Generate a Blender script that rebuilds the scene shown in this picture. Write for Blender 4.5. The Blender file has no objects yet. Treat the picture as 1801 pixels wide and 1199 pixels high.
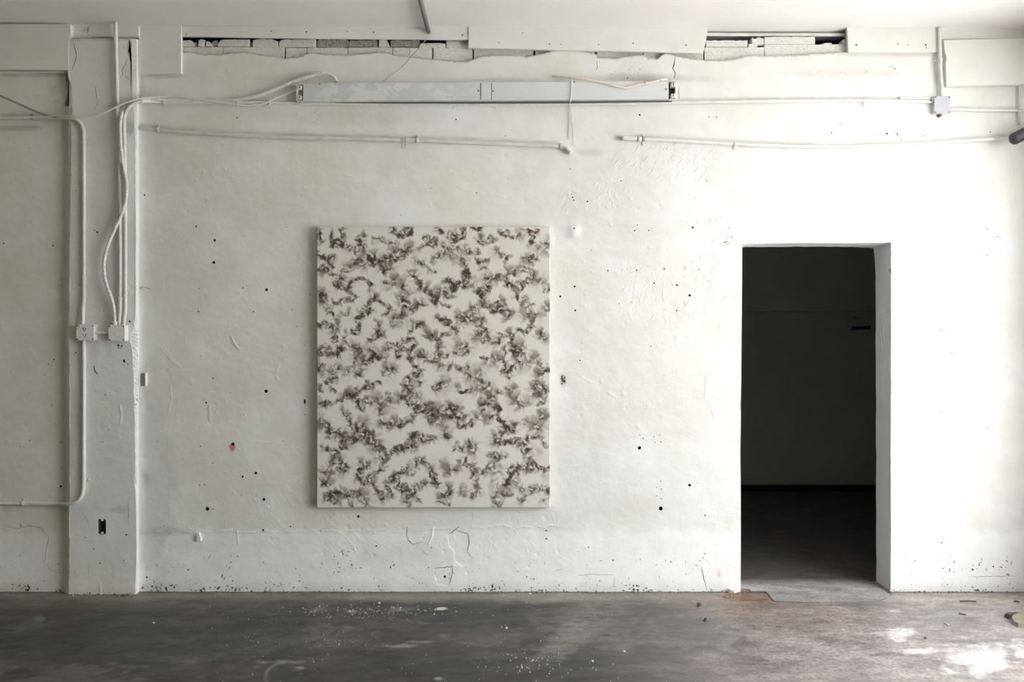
import bpy, bmesh, math, random
import numpy as np
from mathutils import Vector
from mathutils.geometry import delaunay_2d_cdt

C = bpy.context.scene.collection
SC = bpy.context.scene
random.seed(7)

# ---------------------------------------------------------------- camera, sky, light, exposure
FPX, D, CH = 1400.0, 14/3, 1.467          # focal length in pixels, distance to the wall, eye height
cam = bpy.data.cameras.new('camera'); cam.sensor_width = 36; cam.lens = FPX/1801*36
cam.clip_start = .05; cam.clip_end = 100
co = bpy.data.objects.new('camera', cam); C.objects.link(co)
co.location = (0, -D, CH); co.rotation_euler = (math.pi/2, 0, 0)
SC.camera = co
W = bpy.data.worlds.new('overcast_sky'); SC.world = W; W.use_nodes = True
bg = W.node_tree.nodes['Background']; bg.inputs[0].default_value = (.965, .985, 1, 1); bg.inputs[1].default_value = 1.0
SC.view_settings.view_transform = 'Standard'; SC.view_settings.look = 'None'
SC.view_settings.gamma = 1; SC.view_settings.use_curve_mapping = False
SC.view_settings.exposure = 3.04
SC.cycles.max_bounces = 12; SC.cycles.diffuse_bounces = 8
SC.cycles.sample_clamp_indirect = 6
# open loading door in the side wall: the daylight comes in through it
XR = 3.12                                  # side wall
DOOR_Y0, DOOR_Y1, DOOR_Z0, DOOR_Z1 = -4.4, -.48, .0, 2.88
pl = bpy.data.lights.new('sky_portal', 'AREA'); pl.shape = 'RECTANGLE'
pl.size = DOOR_Y1-DOOR_Y0; pl.size_y = DOOR_Z1-DOOR_Z0; pl.cycles.is_portal = True
po = bpy.data.objects.new('sky_portal', pl); C.objects.link(po)
po.location = (XR+.12, (DOOR_Y0+DOOR_Y1)/2, (DOOR_Z0+DOOR_Z1)/2); po.rotation_euler = (0, math.pi/2, 0)
po.rotation_euler = Vector((-1, 0, 0)).to_track_quat('-Z', 'Y').to_euler()

# sun over the yard: it comes from behind the building, so none falls through the door
sl = bpy.data.lights.new('sun', 'SUN'); sl.energy = 5.0; sl.angle = .01; sl.color = (.97, .985, 1)
so = bpy.data.objects.new('sun', sl); C.objects.link(so); so.rotation_euler = Vector((.25, .75, -.85)).to_track_quat('-Z', 'Y').to_euler()

# ---------------------------------------------------------------- helpers
def P(px, py, Y=0.0):
    """photo pixel -> point on the vertical plane at depth Y"""
    s = (D+Y)/FPX
    return Vector(((px-900.5)*s, Y, CH-(py-599.5)*s))
def link(name, me, mat=None, parent=None):
    o = bpy.data.objects.new(name, me); C.objects.link(o)
    if mat is not None:
        for m in (mat if isinstance(mat, (list, tuple)) else [mat]): me.materials.append(m)
    if parent is not None: o.parent = parent
    return o
def tag(o, label=None, cat=None, group=None, kind=None):
    if label: o['label'] = label
    if cat: o['category'] = cat
    if group: o['group'] = group
    if kind: o['kind'] = kind
    return o
def from_bm(name, bm, mat, parent=None, smooth=False):
    bmesh.ops.recalc_face_normals(bm, faces=bm.faces)
    me = bpy.data.meshes.new(name); bm.to_mesh(me); bm.free()
    if smooth: me.polygons.foreach_set('use_smooth', [True]*len(me.polygons))
    return link(name, me, mat, parent)
def root(name, loc, label, cat, group=None):
    o = bpy.data.objects.new(name, None); C.objects.link(o); o.location = loc; o.empty_display_size = .05
    return tag(o, label, cat, group)
def adopt(child, par):
    """parent in place: geometry is in world space"""
    child.parent = par; child.matrix_parent_inverse.identity()
    child.location = Vector(child.location)-Vector(par.location)
    return child
def box_bm(x0, x1, y0, y1, z0, z1, bev=0.0, bm=None, seg=1):
    bm = bm or bmesh.new()
    vs = [bm.verts.new((x, y, z)) for x in (x0, x1) for y in (y0, y1) for z in (z0, z1)]
    f = [bm.faces.new([vs[i] for i in q]) for q in ((0,1,3,2), (4,6,7,5), (0,4,5,1), (2,3,7,6), (0,2,6,4), (1,5,7,3))]
    if bev: bmesh.ops.bevel(bm, geom=list({e for q in f for e in q.edges}), offset=bev, segments=seg, affect='EDGES', profile=.5)
    return bm
def pbox_bm(px0, py0, px1, py1, Yf, Yb, bev=.002, bm=None, seg=1):
    """box whose front face shows at these pixels, front at Yf, back at Yb"""
    a = P(px0, py0, Yf); b = P(px1, py1, Yf)
    return box_bm(min(a.x, b.x), max(a.x, b.x), Yf, Yb, min(a.z, b.z), max(a.z, b.z), bev, bm, seg)
def prism_bm(pts, Yf, Yb, bm=None, bev=0.0, jit=0.0):
    """outline in photo pixels (seen at Yf) pushed back to Yb"""
    bm = bm or bmesh.new()
    w = [P(x, y, Yf) for x, y in pts]
    a = [bm.verts.new(v) for v in w]
    b = [bm.verts.new((v.x, Yb, v.z)) for v in w]
    n = len(a); fs = [bm.faces.new(a), bm.faces.new(b[::-1])]
    for i in range(n): fs.append(bm.faces.new((a[i], b[i], b[(i+1) % n], a[(i+1) % n])))
    if bev:
        bmesh.ops.bevel(bm, geom=list(fs[0].edges), offset=bev, segments=1, affect='EDGES')
    return bm
def cat_rom(pts, step):
    pts = [Vector(p) for p in pts]
    if len(pts) == 2: ext = [2*pts[0]-pts[1]]+pts+[2*pts[1]-pts[0]]
    else: ext = [2*pts[0]-pts[1]]+pts+[2*pts[-1]-pts[-2]]
    dense = []
    for i in range(len(pts)-1):
        p0, p1, p2, p3 = ext[i:i+4]
        n = max(2, int((p2-p1).length/step*2))
        for k in range(n):
            t = k/n
            dense.append(.5*((2*p1)+(p2-p0)*t+(2*p0-5*p1+4*p2-p3)*t*t+(3*p1-p0-3*p2+p3)*t**3))
    dense.append(pts[-1])
    A = np.array([list(v) for v in dense]); L = np.r_[0, np.cumsum(np.linalg.norm(np.diff(A, axis=0), axis=1))]
    n = max(2, int(L[-1]/step)+1); s = np.linspace(0, L[-1], n)
    return np.stack([np.interp(s, L, A[:, k]) for k in range(3)], 1), s
def tube_me(name, pts, r, step=.012, sides=10, rfun=None, smooth_path=True):
    if smooth_path: Q, s = cat_rom(pts, step)
    else:
        Q = np.array([list(p) for p in pts]); s = np.r_[0, np.cumsum(np.linalg.norm(np.diff(Q, axis=0), axis=1))]
    n = len(Q); T = np.gradient(Q, axis=0); T /= np.linalg.norm(T, axis=1)[:, None]+1e-12
    up = np.array([0, 1, 0.]); 
    if abs(T[0]@up) > .95: up = np.array([1., 0, 0])
    N = np.zeros_like(Q); v = up-T[0]*(T[0]@up); N[0] = v/np.linalg.norm(v)
    for i in range(1, n):
        v = N[i-1]-T[i]*(T[i]@N[i-1]); N[i] = v/(np.linalg.norm(v)+1e-12)
    B = np.cross(T, N)
    R = np.full(n, r) if rfun is None else np.array([rfun(a) for a in s])
    th = np.linspace(0, 2*np.pi, sides, endpoint=False)
    V = (Q[:, None]+R[:, None, None]*(np.cos(th)[None, :, None]*N[:, None]+np.sin(th)[None, :, None]*B[:, None])).reshape(-1, 3)
    i = np.arange(n-1)[:, None]*sides; k = np.arange(sides)[None]
    F = np.stack([i+k, i+(k+1) % sides, i+sides+(k+1) % sides, i+sides+k], -1).reshape(-1, 4)
    me = bpy.data.meshes.new(name)
    me.from_pydata(V.tolist(), [], F.tolist()+[list(range(sides))[::-1], list(range((n-1)*sides, n*sides))])
    sm = [True]*len(F)+[False, False]; me.polygons.foreach_set('use_smooth', sm)
    return me
def tube(name, pts, r, mat, parent=None, **k):
    return link(name, tube_me(name, pts, r, **k), mat, parent)
def mesh_np(name, V, F, mats, col=None, smooth=True, mi=None, parent=None):
    """fast mesh from arrays; col = rgba per vertex"""
    me = bpy.data.meshes.new(name); F = np.asarray(F, np.int32); k = F.shape[1]
    me.vertices.add(len(V)); me.vertices.foreach_set('co', np.asarray(V, np.float32).ravel())
    me.loops.add(F.size); me.loops.foreach_set('vertex_index', F.ravel())
    me.polygons.add(len(F)); me.polygons.foreach_set('loop_start', np.arange(0, F.size, k, dtype=np.int32))
    me.polygons.foreach_set('use_smooth', np.full(len(F), smooth))
    if mi is not None: me.polygons.foreach_set('material_index', np.asarray(mi, np.int32))
    me.update(calc_edges=True)
    if col is not None:
        at = me.color_attributes.new('col', 'FLOAT_COLOR', 'POINT'); at.data.foreach_set('color', np.asarray(col, np.float32).ravel())
    return link(name, me, mats, parent)
def ss(a, b, x):
    t = np.clip((x-a)/(b-a), 0, 1); return t*t*(3-2*t)
def in_poly(x, y, poly):
    r = np.zeros(x.shape, bool); p = np.asarray(poly, float); n = len(p)
    m = (x >= p[:, 0].min()) & (x <= p[:, 0].max()) & (y >= p[:, 1].min()) & (y <= p[:, 1].max())
    xs, ys = x[m], y[m]; q = np.zeros(xs.shape, bool)
    for i in range(n):
        x0, y0 = p[i]; x1, y1 = p[(i+1) % n]
        if y0 == y1: continue
        c = (y0 > ys) != (y1 > ys)
        q ^= c & (xs < (x1-x0)*(ys-y0)/(y1-y0)+x0)
    r[m] = q; return r
def poly_dist(x, y, pts, closed=False):
    """distance to a polyline and (arc length)"""
    p = np.asarray(pts, float); n = len(p); best = np.full(x.shape, 1e9)
    for i in range(n if closed else n-1):
        a = p[i]; d = p[(i+1) % n]-a; L2 = max(d@d, 1e-12)
        t = np.clip(((x-a[0])*d[0]+(y-a[1])*d[1])/L2, 0, 1)
        best = np.minimum(best, np.hypot(x-a[0]-t*d[0], y-a[1]-t*d[1]))
    return best

# ---------------------------------------------------------------- materials
class NT:
    def __init__(s, name, rough=.6, metal=0.0, spec=.4):
        s.m = bpy.data.materials.new(name); s.m.use_nodes = True; s.t = s.m.node_tree
        s.b = s.t.nodes['Principled BSDF']; s.b.inputs['Roughness'].default_value = rough
        s.b.inputs['Metallic'].default_value = metal; s.b.inputs['Specular IOR Level'].default_value = spec
    def n(s, typ, **k):
        n = s.t.nodes.new('ShaderNode'+typ)
        for a, v in k.items():
            if a in n.inputs: n.inputs[a].default_value = v
            else: setattr(n, a, v)
        return n
    def l(s, a, b): s.t.links.new(a, b)
    def coord(s, scale=(1, 1, 1)):
        tc = s.n('TexCoord'); mp = s.n('Mapping'); mp.inputs['Scale'].default_value = scale
        s.l(tc.outputs['Object'], mp.inputs['Vector']); return mp.outputs[0]
    def noise(s, scale, detail=4, rough=.55, co=None, dist=0):
        n = s.n('TexNoise'); n.inputs['Scale'].default_value = scale; n.inputs['Detail'].default_value = detail
        n.inputs['Roughness'].default_value = rough; n.inputs['Distortion'].default_value = dist
        s.l(co if co is not None else s.coord(), n.inputs['Vector']); return n.outputs['Fac']
    def ramp(s, fac, stops):
        r = s.n('ValToRGB'); e = r.color_ramp.elements
        while len(e) < len(stops): e.new(.5)
        for q, (p, c) in zip(e, stops):
            q.position = p; q.color = (*c, 1) if len(c) == 3 else c
        s.l(fac, r.inputs[0]); return r.outputs[0]
    def mix(s, fac, a, b, mode='MIX'):
        m = s.n('Mix'); m.data_type = 'RGBA'; m.blend_type = mode
        for v, i in ((fac, 0), (a, 6), (b, 7)):
            if isinstance(v, (int, float)): m.inputs[i].default_value = v
            elif isinstance(v, tuple): m.inputs[i].default_value = (*v, 1)
            else: s.l(v, m.inputs[i])
        return m.outputs[2]
    def math(s, op, a, b=0.0, c=0.0, clamp=False):
        m = s.n('Math'); m.operation = op; m.use_clamp = clamp
        for v, i in ((a, 0), (b, 1), (c, 2)):
            if isinstance(v, (int, float)): m.inputs[i].default_value = v
            else: s.l(v, m.inputs[i])
        return m.outputs[0]
    def mapr(s, v, a, b, c=0.0, d=1.0):
        m = s.n('MapRange'); m.interpolation_type = 'SMOOTHSTEP'
        for q, i in ((v, 0), (a, 1), (b, 2), (c, 3), (d, 4)):
            if isinstance(q, (int, float)): m.inputs[i].default_value = q
            else: s.l(q, m.inputs[i])
        return m.outputs[0]
    def color(s, c):
        if isinstance(c, tuple): s.b.inputs['Base Color'].default_value = (*c, 1)
        else: s.l(c, s.b.inputs['Base Color'])
    def bump(s, h, dist=.001, strength=1.0, normal=None):
        b = s.n('Bump'); b.inputs['Distance'].default_value = dist; b.inputs['Strength'].default_value = strength
        s.l(h, b.inputs['Height'])
        if normal is not None: s.l(normal, b.inputs['Normal'])
        s.l(b.outputs[0], s.b.inputs['Normal']); return b.outputs[0]

def mat_plaster(name):
    """painted plaster: colour and dirtiness come with the mesh, chips and grain from noise"""
    t = NT(name, .62, spec=.35)
    at = t.n('VertexColor'); at.layer_name = 'col'
    n1 = t.noise(75, 5, .6); n2 = t.noise(9, 5, .6)
    thr = t.math('MULTIPLY_ADD', at.outputs['Alpha'], -.42, .815)
    chip = t.mapr(t.math('SUBTRACT', n1, thr), 0.0, .035)
    base = t.mix(1.0, at.outputs['Color'], t.ramp(n2, [(.3, (.93, .93, .925)), (.7, (1, 1, 1))]), 'MULTIPLY')
    t.color(t.mix(chip, base, (.075, .066, .056)))
    g = t.math('MULTIPLY_ADD', t.noise(170, 3, .5), .6, t.math('MULTIPLY', t.noise(46, 4, .55), .7))
    g = t.math('SUBTRACT', g, t.math('MULTIPLY', chip, .8))
    t.bump(g, .0015, .85)
    return t.m
def mat_paint(name, col, rough=.5, spots=.12, bump=.0006, spec=.4, dirt=.0, scale=30):
    t = NT(name, rough, spec=spec)
    n = t.noise(scale, 4); lo = tuple(max(0, c*(1-spots*2)) for c in col)
    c = t.ramp(n, [(.33, lo), (.6, col)])
    if dirt: c = t.mix(t.mapr(t.noise(110, 4, .6), .66-dirt*.12, .70-dirt*.10), c, (.09, .08, .07))
    t.color(c); t.bump(t.noise(90, 3), bump); return t.m
def mat_flat(name, col, rough=.6, metal=0.0, spec=.4):
    t = NT(name, rough, metal, spec); t.color(t.ramp(t.noise(60, 3), [(.3, tuple(c*.88 for c in col)), (.7, col)])); return t.m

M_PLASTER = mat_plaster('painted_plaster')
M_HOLE = mat_flat('raw_hole', (.030, .027, .024), .95, spec=.1)
M_BOARD = mat_paint('white_board_paint', (.76, .745, .715), .6, .03, .0007, scale=6)
M_PIPE = mat_paint('painted_conduit', (.75, .74, .72), .45, .06, .0003)
M_PIPE2 = mat_paint('greyed_conduit_paint', (.70, .685, .655), .5, .08, .0003, scale=14)
M_CABLE = mat_flat('white_cable', (.80, .79, .76), .5)
M_BOXW = mat_paint('box_paint', (.78, .775, .755), .45, .04, .0003, dirt=.1)
M_BOXL = mat_paint('box_lid_grey', (.50, .52, .57), .4, .03, .0003)
M_DARK = mat_flat('dark_slot', (.03, .028, .026), .8)
M_SCREW = mat_flat('screw_metal', (.16, .15, .14), .5, .5)
M_BRICKW = mat_paint('painted_brick', (.74, .725, .69), .75, .07, .004, dirt=.12, scale=40)
M_BRICKR = mat_paint('bare_brick_mortar', (.46, .435, .40), .9, .22, .006, dirt=.3, scale=60)
M_CAVITY = mat_flat('dark_cavity', (.035, .031, .028), .95, spec=.1)  # near-black finish inside the gap above the bricks
M_CORE = mat_flat('masonry', (.5, .48, .45), .9)
M_CEIL = mat_paint('ceiling_paint', (.87, .86, .845), .8, .015, .0004, scale=5)
M_ROOM = mat_flat('room_wall_paint', (.80, .79, .77), .8)
import numpy as np
_T = {}
def vnoise(x, y, seed=0):
    """smooth lattice noise, about -1..1"""
    if seed not in _T: _T[seed] = np.random.default_rng(1000+seed).uniform(0, 2*np.pi, (256, 256))
    T = _T[seed]
    xi = np.floor(x).astype(np.int64); yi = np.floor(y).astype(np.int64)
    xf = x-xi; yf = y-yi
    u = xf*xf*xf*(xf*(xf*6-15)+10); v = yf*yf*yf*(yf*(yf*6-15)+10)
    def g(i, j):
        a = T[(xi+i) & 255, (yi+j) & 255]
        return np.cos(a)*(xf-i)+np.sin(a)*(yf-j)
    n0 = g(0, 0)*(1-u)+g(1, 0)*u; n1 = g(0, 1)*(1-u)+g(1, 1)*u
    return (n0*(1-v)+n1*v)*1.5
def fbm(x, y, seed=0, octv=4, gain=.5):
    x = np.asarray(x, float); y = np.asarray(y, float)
    s = 0; a = 1.0; t = 0
    for o in range(octv):
        s = s+a*vnoise(x*2**o+17.3*o, y*2**o-9.1*o, (seed*7+o) % 97); t += a; a *= gain
    return s/t*1.6
# ---------------------------------------------------------------- painting pattern
ART = {
1:"""45 70 30 80 40 170 60 200;35 60 200 90 180 180 230 230;45 80 340 30 330 120 330 200 250 220;45 85 250 225 360 250 440 300 500 320 550 250;30 80 520 200 545 190
35 60 580 110 610 130 540 140;40 45 600 240 600 330;40 50 730 190 830 190 900 230 990 260;45 85 960 40 980 110 1060 130 1120 90 1140 40;35 80 1180 70 1170 140
70 75 1150 290 1110 340 1000 310 980 390 880 410;35 70 880 420 990 430 1080 400;70 75 900 520 860 570 800 500 740 450;60 75 720 370 700 470 620 400 610 510;50 60 540 420 450 480 510 500
40 80 30 380 70 410 160 430 220 400;50 80 60 590 110 530 210 500;40 80 100 560 190 600 260 660 270 720;60 50 400 530 350 590 330 680 300 740;45 85 280 770 340 800 400 770 440 720
30 70 500 690 560 660 640 680 700 740;40 40 690 760 660 840;60 80 70 850 60 900;30 60 40 960 140 920;45 75 440 850 490 910 390 920;35 90 240 960 300 970 320 920;40 60 120 1010 200 1040
40 60 400 1080 350 1110;50 85 750 900 680 960 640 1020 680 1070 560 1110 530 1170;30 80 800 950 850 1010 910 1030;35 80 880 1090 860 1110;60 80 980 680 970 720;60 60 1080 720 1070 800 1150 840
50 75 1190 600 1230 640 1280 720 1300 800;45 70 1400 760 1380 840;60 80 1050 940 1130 960 1100 1070 1200 1010;50 70 1260 1000 1330 990;40 70 1450 880 1460 960;30 75 1340 170 1470 170
40 60 1480 240 1360 250 1280 290;50 50 1250 450 1350 510;40 50 1400 580 1480 590;25 50 870 720 880 690;60 25 860 750 900 770;50 50 960 1100 1010 1170 1080 1110;40 50 150 1080 270 1160""",
2:"""35 90 80 40 95 90;45 80 390 70 380 140 300 180 240 160 300 110;30 50 200 90 170 160;30 95 510 40 540 65 600 40;50 75 600 150 590 220 680 200 730 160;40 50 0 190 50 240
40 60 130 260 160 300 240 320 330 300;30 50 250 180 250 250;40 60 430 290 470 350 560 350;50 70 20 420 60 390 130 370;70 45 200 400 300 430 400 390;40 75 380 480 440 550 420 620
30 80 540 440 620 450 690 440;50 50 600 510 660 540;50 80 440 600 390 680 420 760;50 85 390 750 300 740 230 700 180 690;40 80 240 780 300 800;60 70 80 820 180 850 230 880;50 80 0 880 60 900 40 960
30 60 110 980 210 1000;60 40 650 650 640 720;45 85 690 680 720 760 660 800 590 820 620 860;50 80 650 940 600 980 720 1000;40 50 860 110 940 100;30 75 890 150 1000 150 1040 170;55 55 1070 110 1090 160
30 85 1140 70 1220 80 1290 90 1330 50;35 75 1190 120 1250 160 1220 230;60 50 1300 290 1400 250 1440 210 1400 330;50 75 800 350 830 400;30 60 900 380 960 390 920 450;50 75 1140 430 1190 400 1280 420 1210 460
60 75 950 570 1010 590;45 85 770 680 840 640 900 650 940 720 1000 760;60 50 1090 560 1190 560 1260 580;50 70 1240 640 1220 690 1080 740 1090 790;80 50 1300 690 1400 700;40 80 1460 800 1400 840
50 60 1050 860 1090 930 1150 930;45 80 880 950 790 1020 760 1090;60 75 820 1050 900 1070 990 1090;40 80 1130 1010 1190 1020 1250 990;50 75 1440 990 1400 1060;70 60 1150 1120 1250 1120 1320 1130
50 60 480 1040 570 1040;40 60 430 1110 480 1160 520 1090;40 65 60 1140 150 1190;50 60 320 1110 400 1170;40 70 580 1160 600 1165;40 60 900 1150 960 1140;60 40 490 680 520 760""",
3:"""35 80 40 90 100 50 180 90 230 160 240 280;40 60 270 70 280 150;40 80 530 20 530 110 490 180;30 80 390 170 360 210;40 50 360 280 480 330;55 70 60 390 160 380;50 90 50 440 190 440 270 430 330 370
60 55 480 360 540 430;60 90 620 530 720 480;70 50 640 420 800 430;60 55 500 450 470 560 560 640;70 55 100 660 220 660 300 610;40 70 40 570 40 640;30 75 110 800 190 770 260 760;40 60 400 640 380 690
40 70 490 700 540 690;35 70 40 860 70 910;30 60 190 850 240 880;40 80 640 810 600 860 680 850;35 60 700 830 800 800;70 60 400 960 330 990;45 80 420 920 490 1000 560 1060 570 1110;30 60 260 1010 330 1030
50 60 50 1060 180 1060;45 70 540 910 480 930;90 65 760 1010 850 1060;40 80 640 1000 660 1060;40 75 900 960 930 1020;50 75 780 90 770 170 840 190 700 230 680 270;50 60 950 60 1000 90
40 70 870 380 900 330 1020 320 1130 270 1200 250;35 70 1060 390 1180 370 1240 320;40 90 1040 480 1000 400;60 75 880 620 860 670 960 620;50 80 1160 460 1200 500;60 80 1300 450 1390 490 1460 530
35 85 1200 580 1260 600 1300 640;45 70 1280 660 1190 710 1130 790 1110 870 1160 920;60 40 1200 800 1220 870;50 75 1020 970 1110 960 1160 1050 1260 1090 1400 1080;60 75 1380 170 1400 220;40 80 1330 60 1290 100
60 35 1150 50 1280 50;35 60 1210 120 1170 180;40 60 880 500 780 490;60 50 1280 960 1200 980;40 60 330 1140 400 1190;50 70 800 1150 810 1160;50 60 1260 1160 1400 1150;40 60 1270 770 1300 810""",
4:"""40 80 150 30 210 60 270 120 300 160;50 60 330 40 430 50 490 30;70 75 560 40 610 130 660 190 560 230;40 75 700 250 640 290;50 80 20 220 60 250 110 320 80 390;40 60 130 210 220 180;70 60 320 320 400 350 440 370
40 60 280 440 370 430 450 420;40 75 40 500 100 480 180 450;40 50 70 590 120 600;40 60 200 600 320 610 400 640 450 610;60 40 740 290 790 330;30 85 830 200 810 290;40 60 870 235 890 230;50 80 960 190 990 230 1010 330 1030 420
70 70 1100 330 1090 420 1100 490 1160 540;40 80 900 370 890 440;60 60 790 470 760 560;50 85 860 510 890 570 910 650;60 50 1060 500 1100 580;35 70 1020 600 940 660;30 90 960 690 950 740;60 70 1270 490 1320 560
50 80 1310 680 1390 650 1450 620;45 90 1230 60 1190 130 1090 150;60 70 1340 190 1410 240;30 60 610 500 680 500;50 40 640 550 660 550;70 70 460 720 560 730 560 660;40 80 620 800 700 810;90 65 130 840 160 790
40 90 40 880 110 820;45 70 330 860 370 910 440 880;80 45 520 880 640 890 730 870;50 70 700 960 760 1000;60 70 950 910 1010 860;70 75 1020 1000 1080 1060 1150 1040;70 75 1250 850 1300 930 1400 870 1300 800
40 70 1390 1010 1340 1050;50 80 220 1090 300 1090;90 70 50 1110 120 1160 300 1150;50 70 610 1050 700 1060;50 80 780 1090 830 1150;60 50 1380 1180 1400 1180;60 40 620 1160 640 1160;35 60 800 910 840 920""",
5:"""60 40 60 70 70 80;60 85 60 170 150 160 180 260 260 270 330 290 370 370;40 70 380 40 430 130 520 200;90 60 590 130 560 200 480 270;70 85 540 290 630 250 690 290;60 50 440 370 490 350;60 75 650 340 780 380
60 75 720 430 820 460;40 80 800 140 890 130 920 200;60 75 990 120 1050 160;40 70 1080 130 1180 90 1240 20;50 85 890 540 950 510 1000 460 1070 430 1220 430;50 80 1170 350 1230 280 1330 320 1460 320;70 50 1290 350 1310 350
40 70 90 440 190 490 260 490;70 60 240 540 245 545;60 85 220 620 330 630 370 670 320 720;50 50 90 740 200 750;60 60 180 820 185 825;40 80 80 850 150 900;50 50 560 610 565 615;45 80 650 650 540 730 520 800 600 880 690 800
50 80 720 880 750 960 800 1000;40 70 840 640 830 690 760 740;40 45 740 590 860 580;45 75 880 880 910 970 920 1030;50 50 840 1080 860 1080;50 80 980 830 1000 760 1120 720 1220 650 1290 590 1400 670 1440 740 1470 840
40 60 1140 770 1190 760;50 75 960 820 1050 930 1130 970 1170 1040;50 75 1180 980 1260 920 1350 890;60 50 1110 1080 1150 1150;35 70 1240 1060 1280 1100;50 75 120 1050 180 1080 260 1110;50 80 190 1030 290 1020 370 1040 450 1020 530 1010
80 70 590 1040 620 1130;40 70 440 1150 445 1160;40 50 340 950 420 960;30 60 320 420 380 440;60 60 1400 30 1450 70;35 70 1400 120 1430 120""",
6:"""80 60 30 60 100 100;60 80 200 30 370 60;40 80 330 160 450 170 480 140;60 60 550 60 650 60;45 80 720 60 820 60 880 120 900 180 980 170;60 75 1000 200 900 230;40 40 1000 150 1150 120;90 75 1250 160 1320 170
60 60 1350 40 1390 70;70 50 170 240 190 240;40 80 180 290 200 290;35 70 300 400 270 470;35 60 370 440 365 470;60 65 450 410 540 400 470 490 520 460;55 75 770 290 850 270 820 340 770 370
35 85 790 390 960 380 1070 360 1150 380 1180 310 1300 300;45 75 1080 420 1150 470 1200 450;60 50 1160 530 1230 590;50 85 1200 660 1280 650;30 60 1360 350 1400 420;30 85 710 530 800 590;40 75 800 540 900 520
50 70 740 640 680 690 630 750;60 60 760 720 840 720;60 50 155 650 165 650;60 75 200 730 280 730;50 70 340 650 410 610 500 660 520 720;40 70 510 770 540 840 580 910;50 80 10 750 20 860 40 910
60 75 200 940 230 1010 130 1020;40 60 90 1080 130 1120;30 80 200 1140 205 1140;50 60 380 960 390 1040;50 55 560 970 480 1050;60 85 920 900 960 820 1000 730 1100 690 1170 700;60 50 1020 790 1040 880
40 75 1290 700 1380 690 1460 710;45 75 1120 960 1200 980 1280 930 1400 940 1460 990;60 40 760 1000 850 1000;30 60 730 1050 800 1050;40 60 890 1020 960 1020;50 75 780 1140 830 1140;50 60 1100 1100 1180 1060
40 40 750 870 755 870;50 30 1320 490 1325 490;60 30 1400 770 1405 770;40 40 1330 1100 1380 1090"""}
ART_ORG = {1:(555,395),2:(760,395),3:(555,560),4:(760,560),5:(555,725),6:(760,725)}

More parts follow.
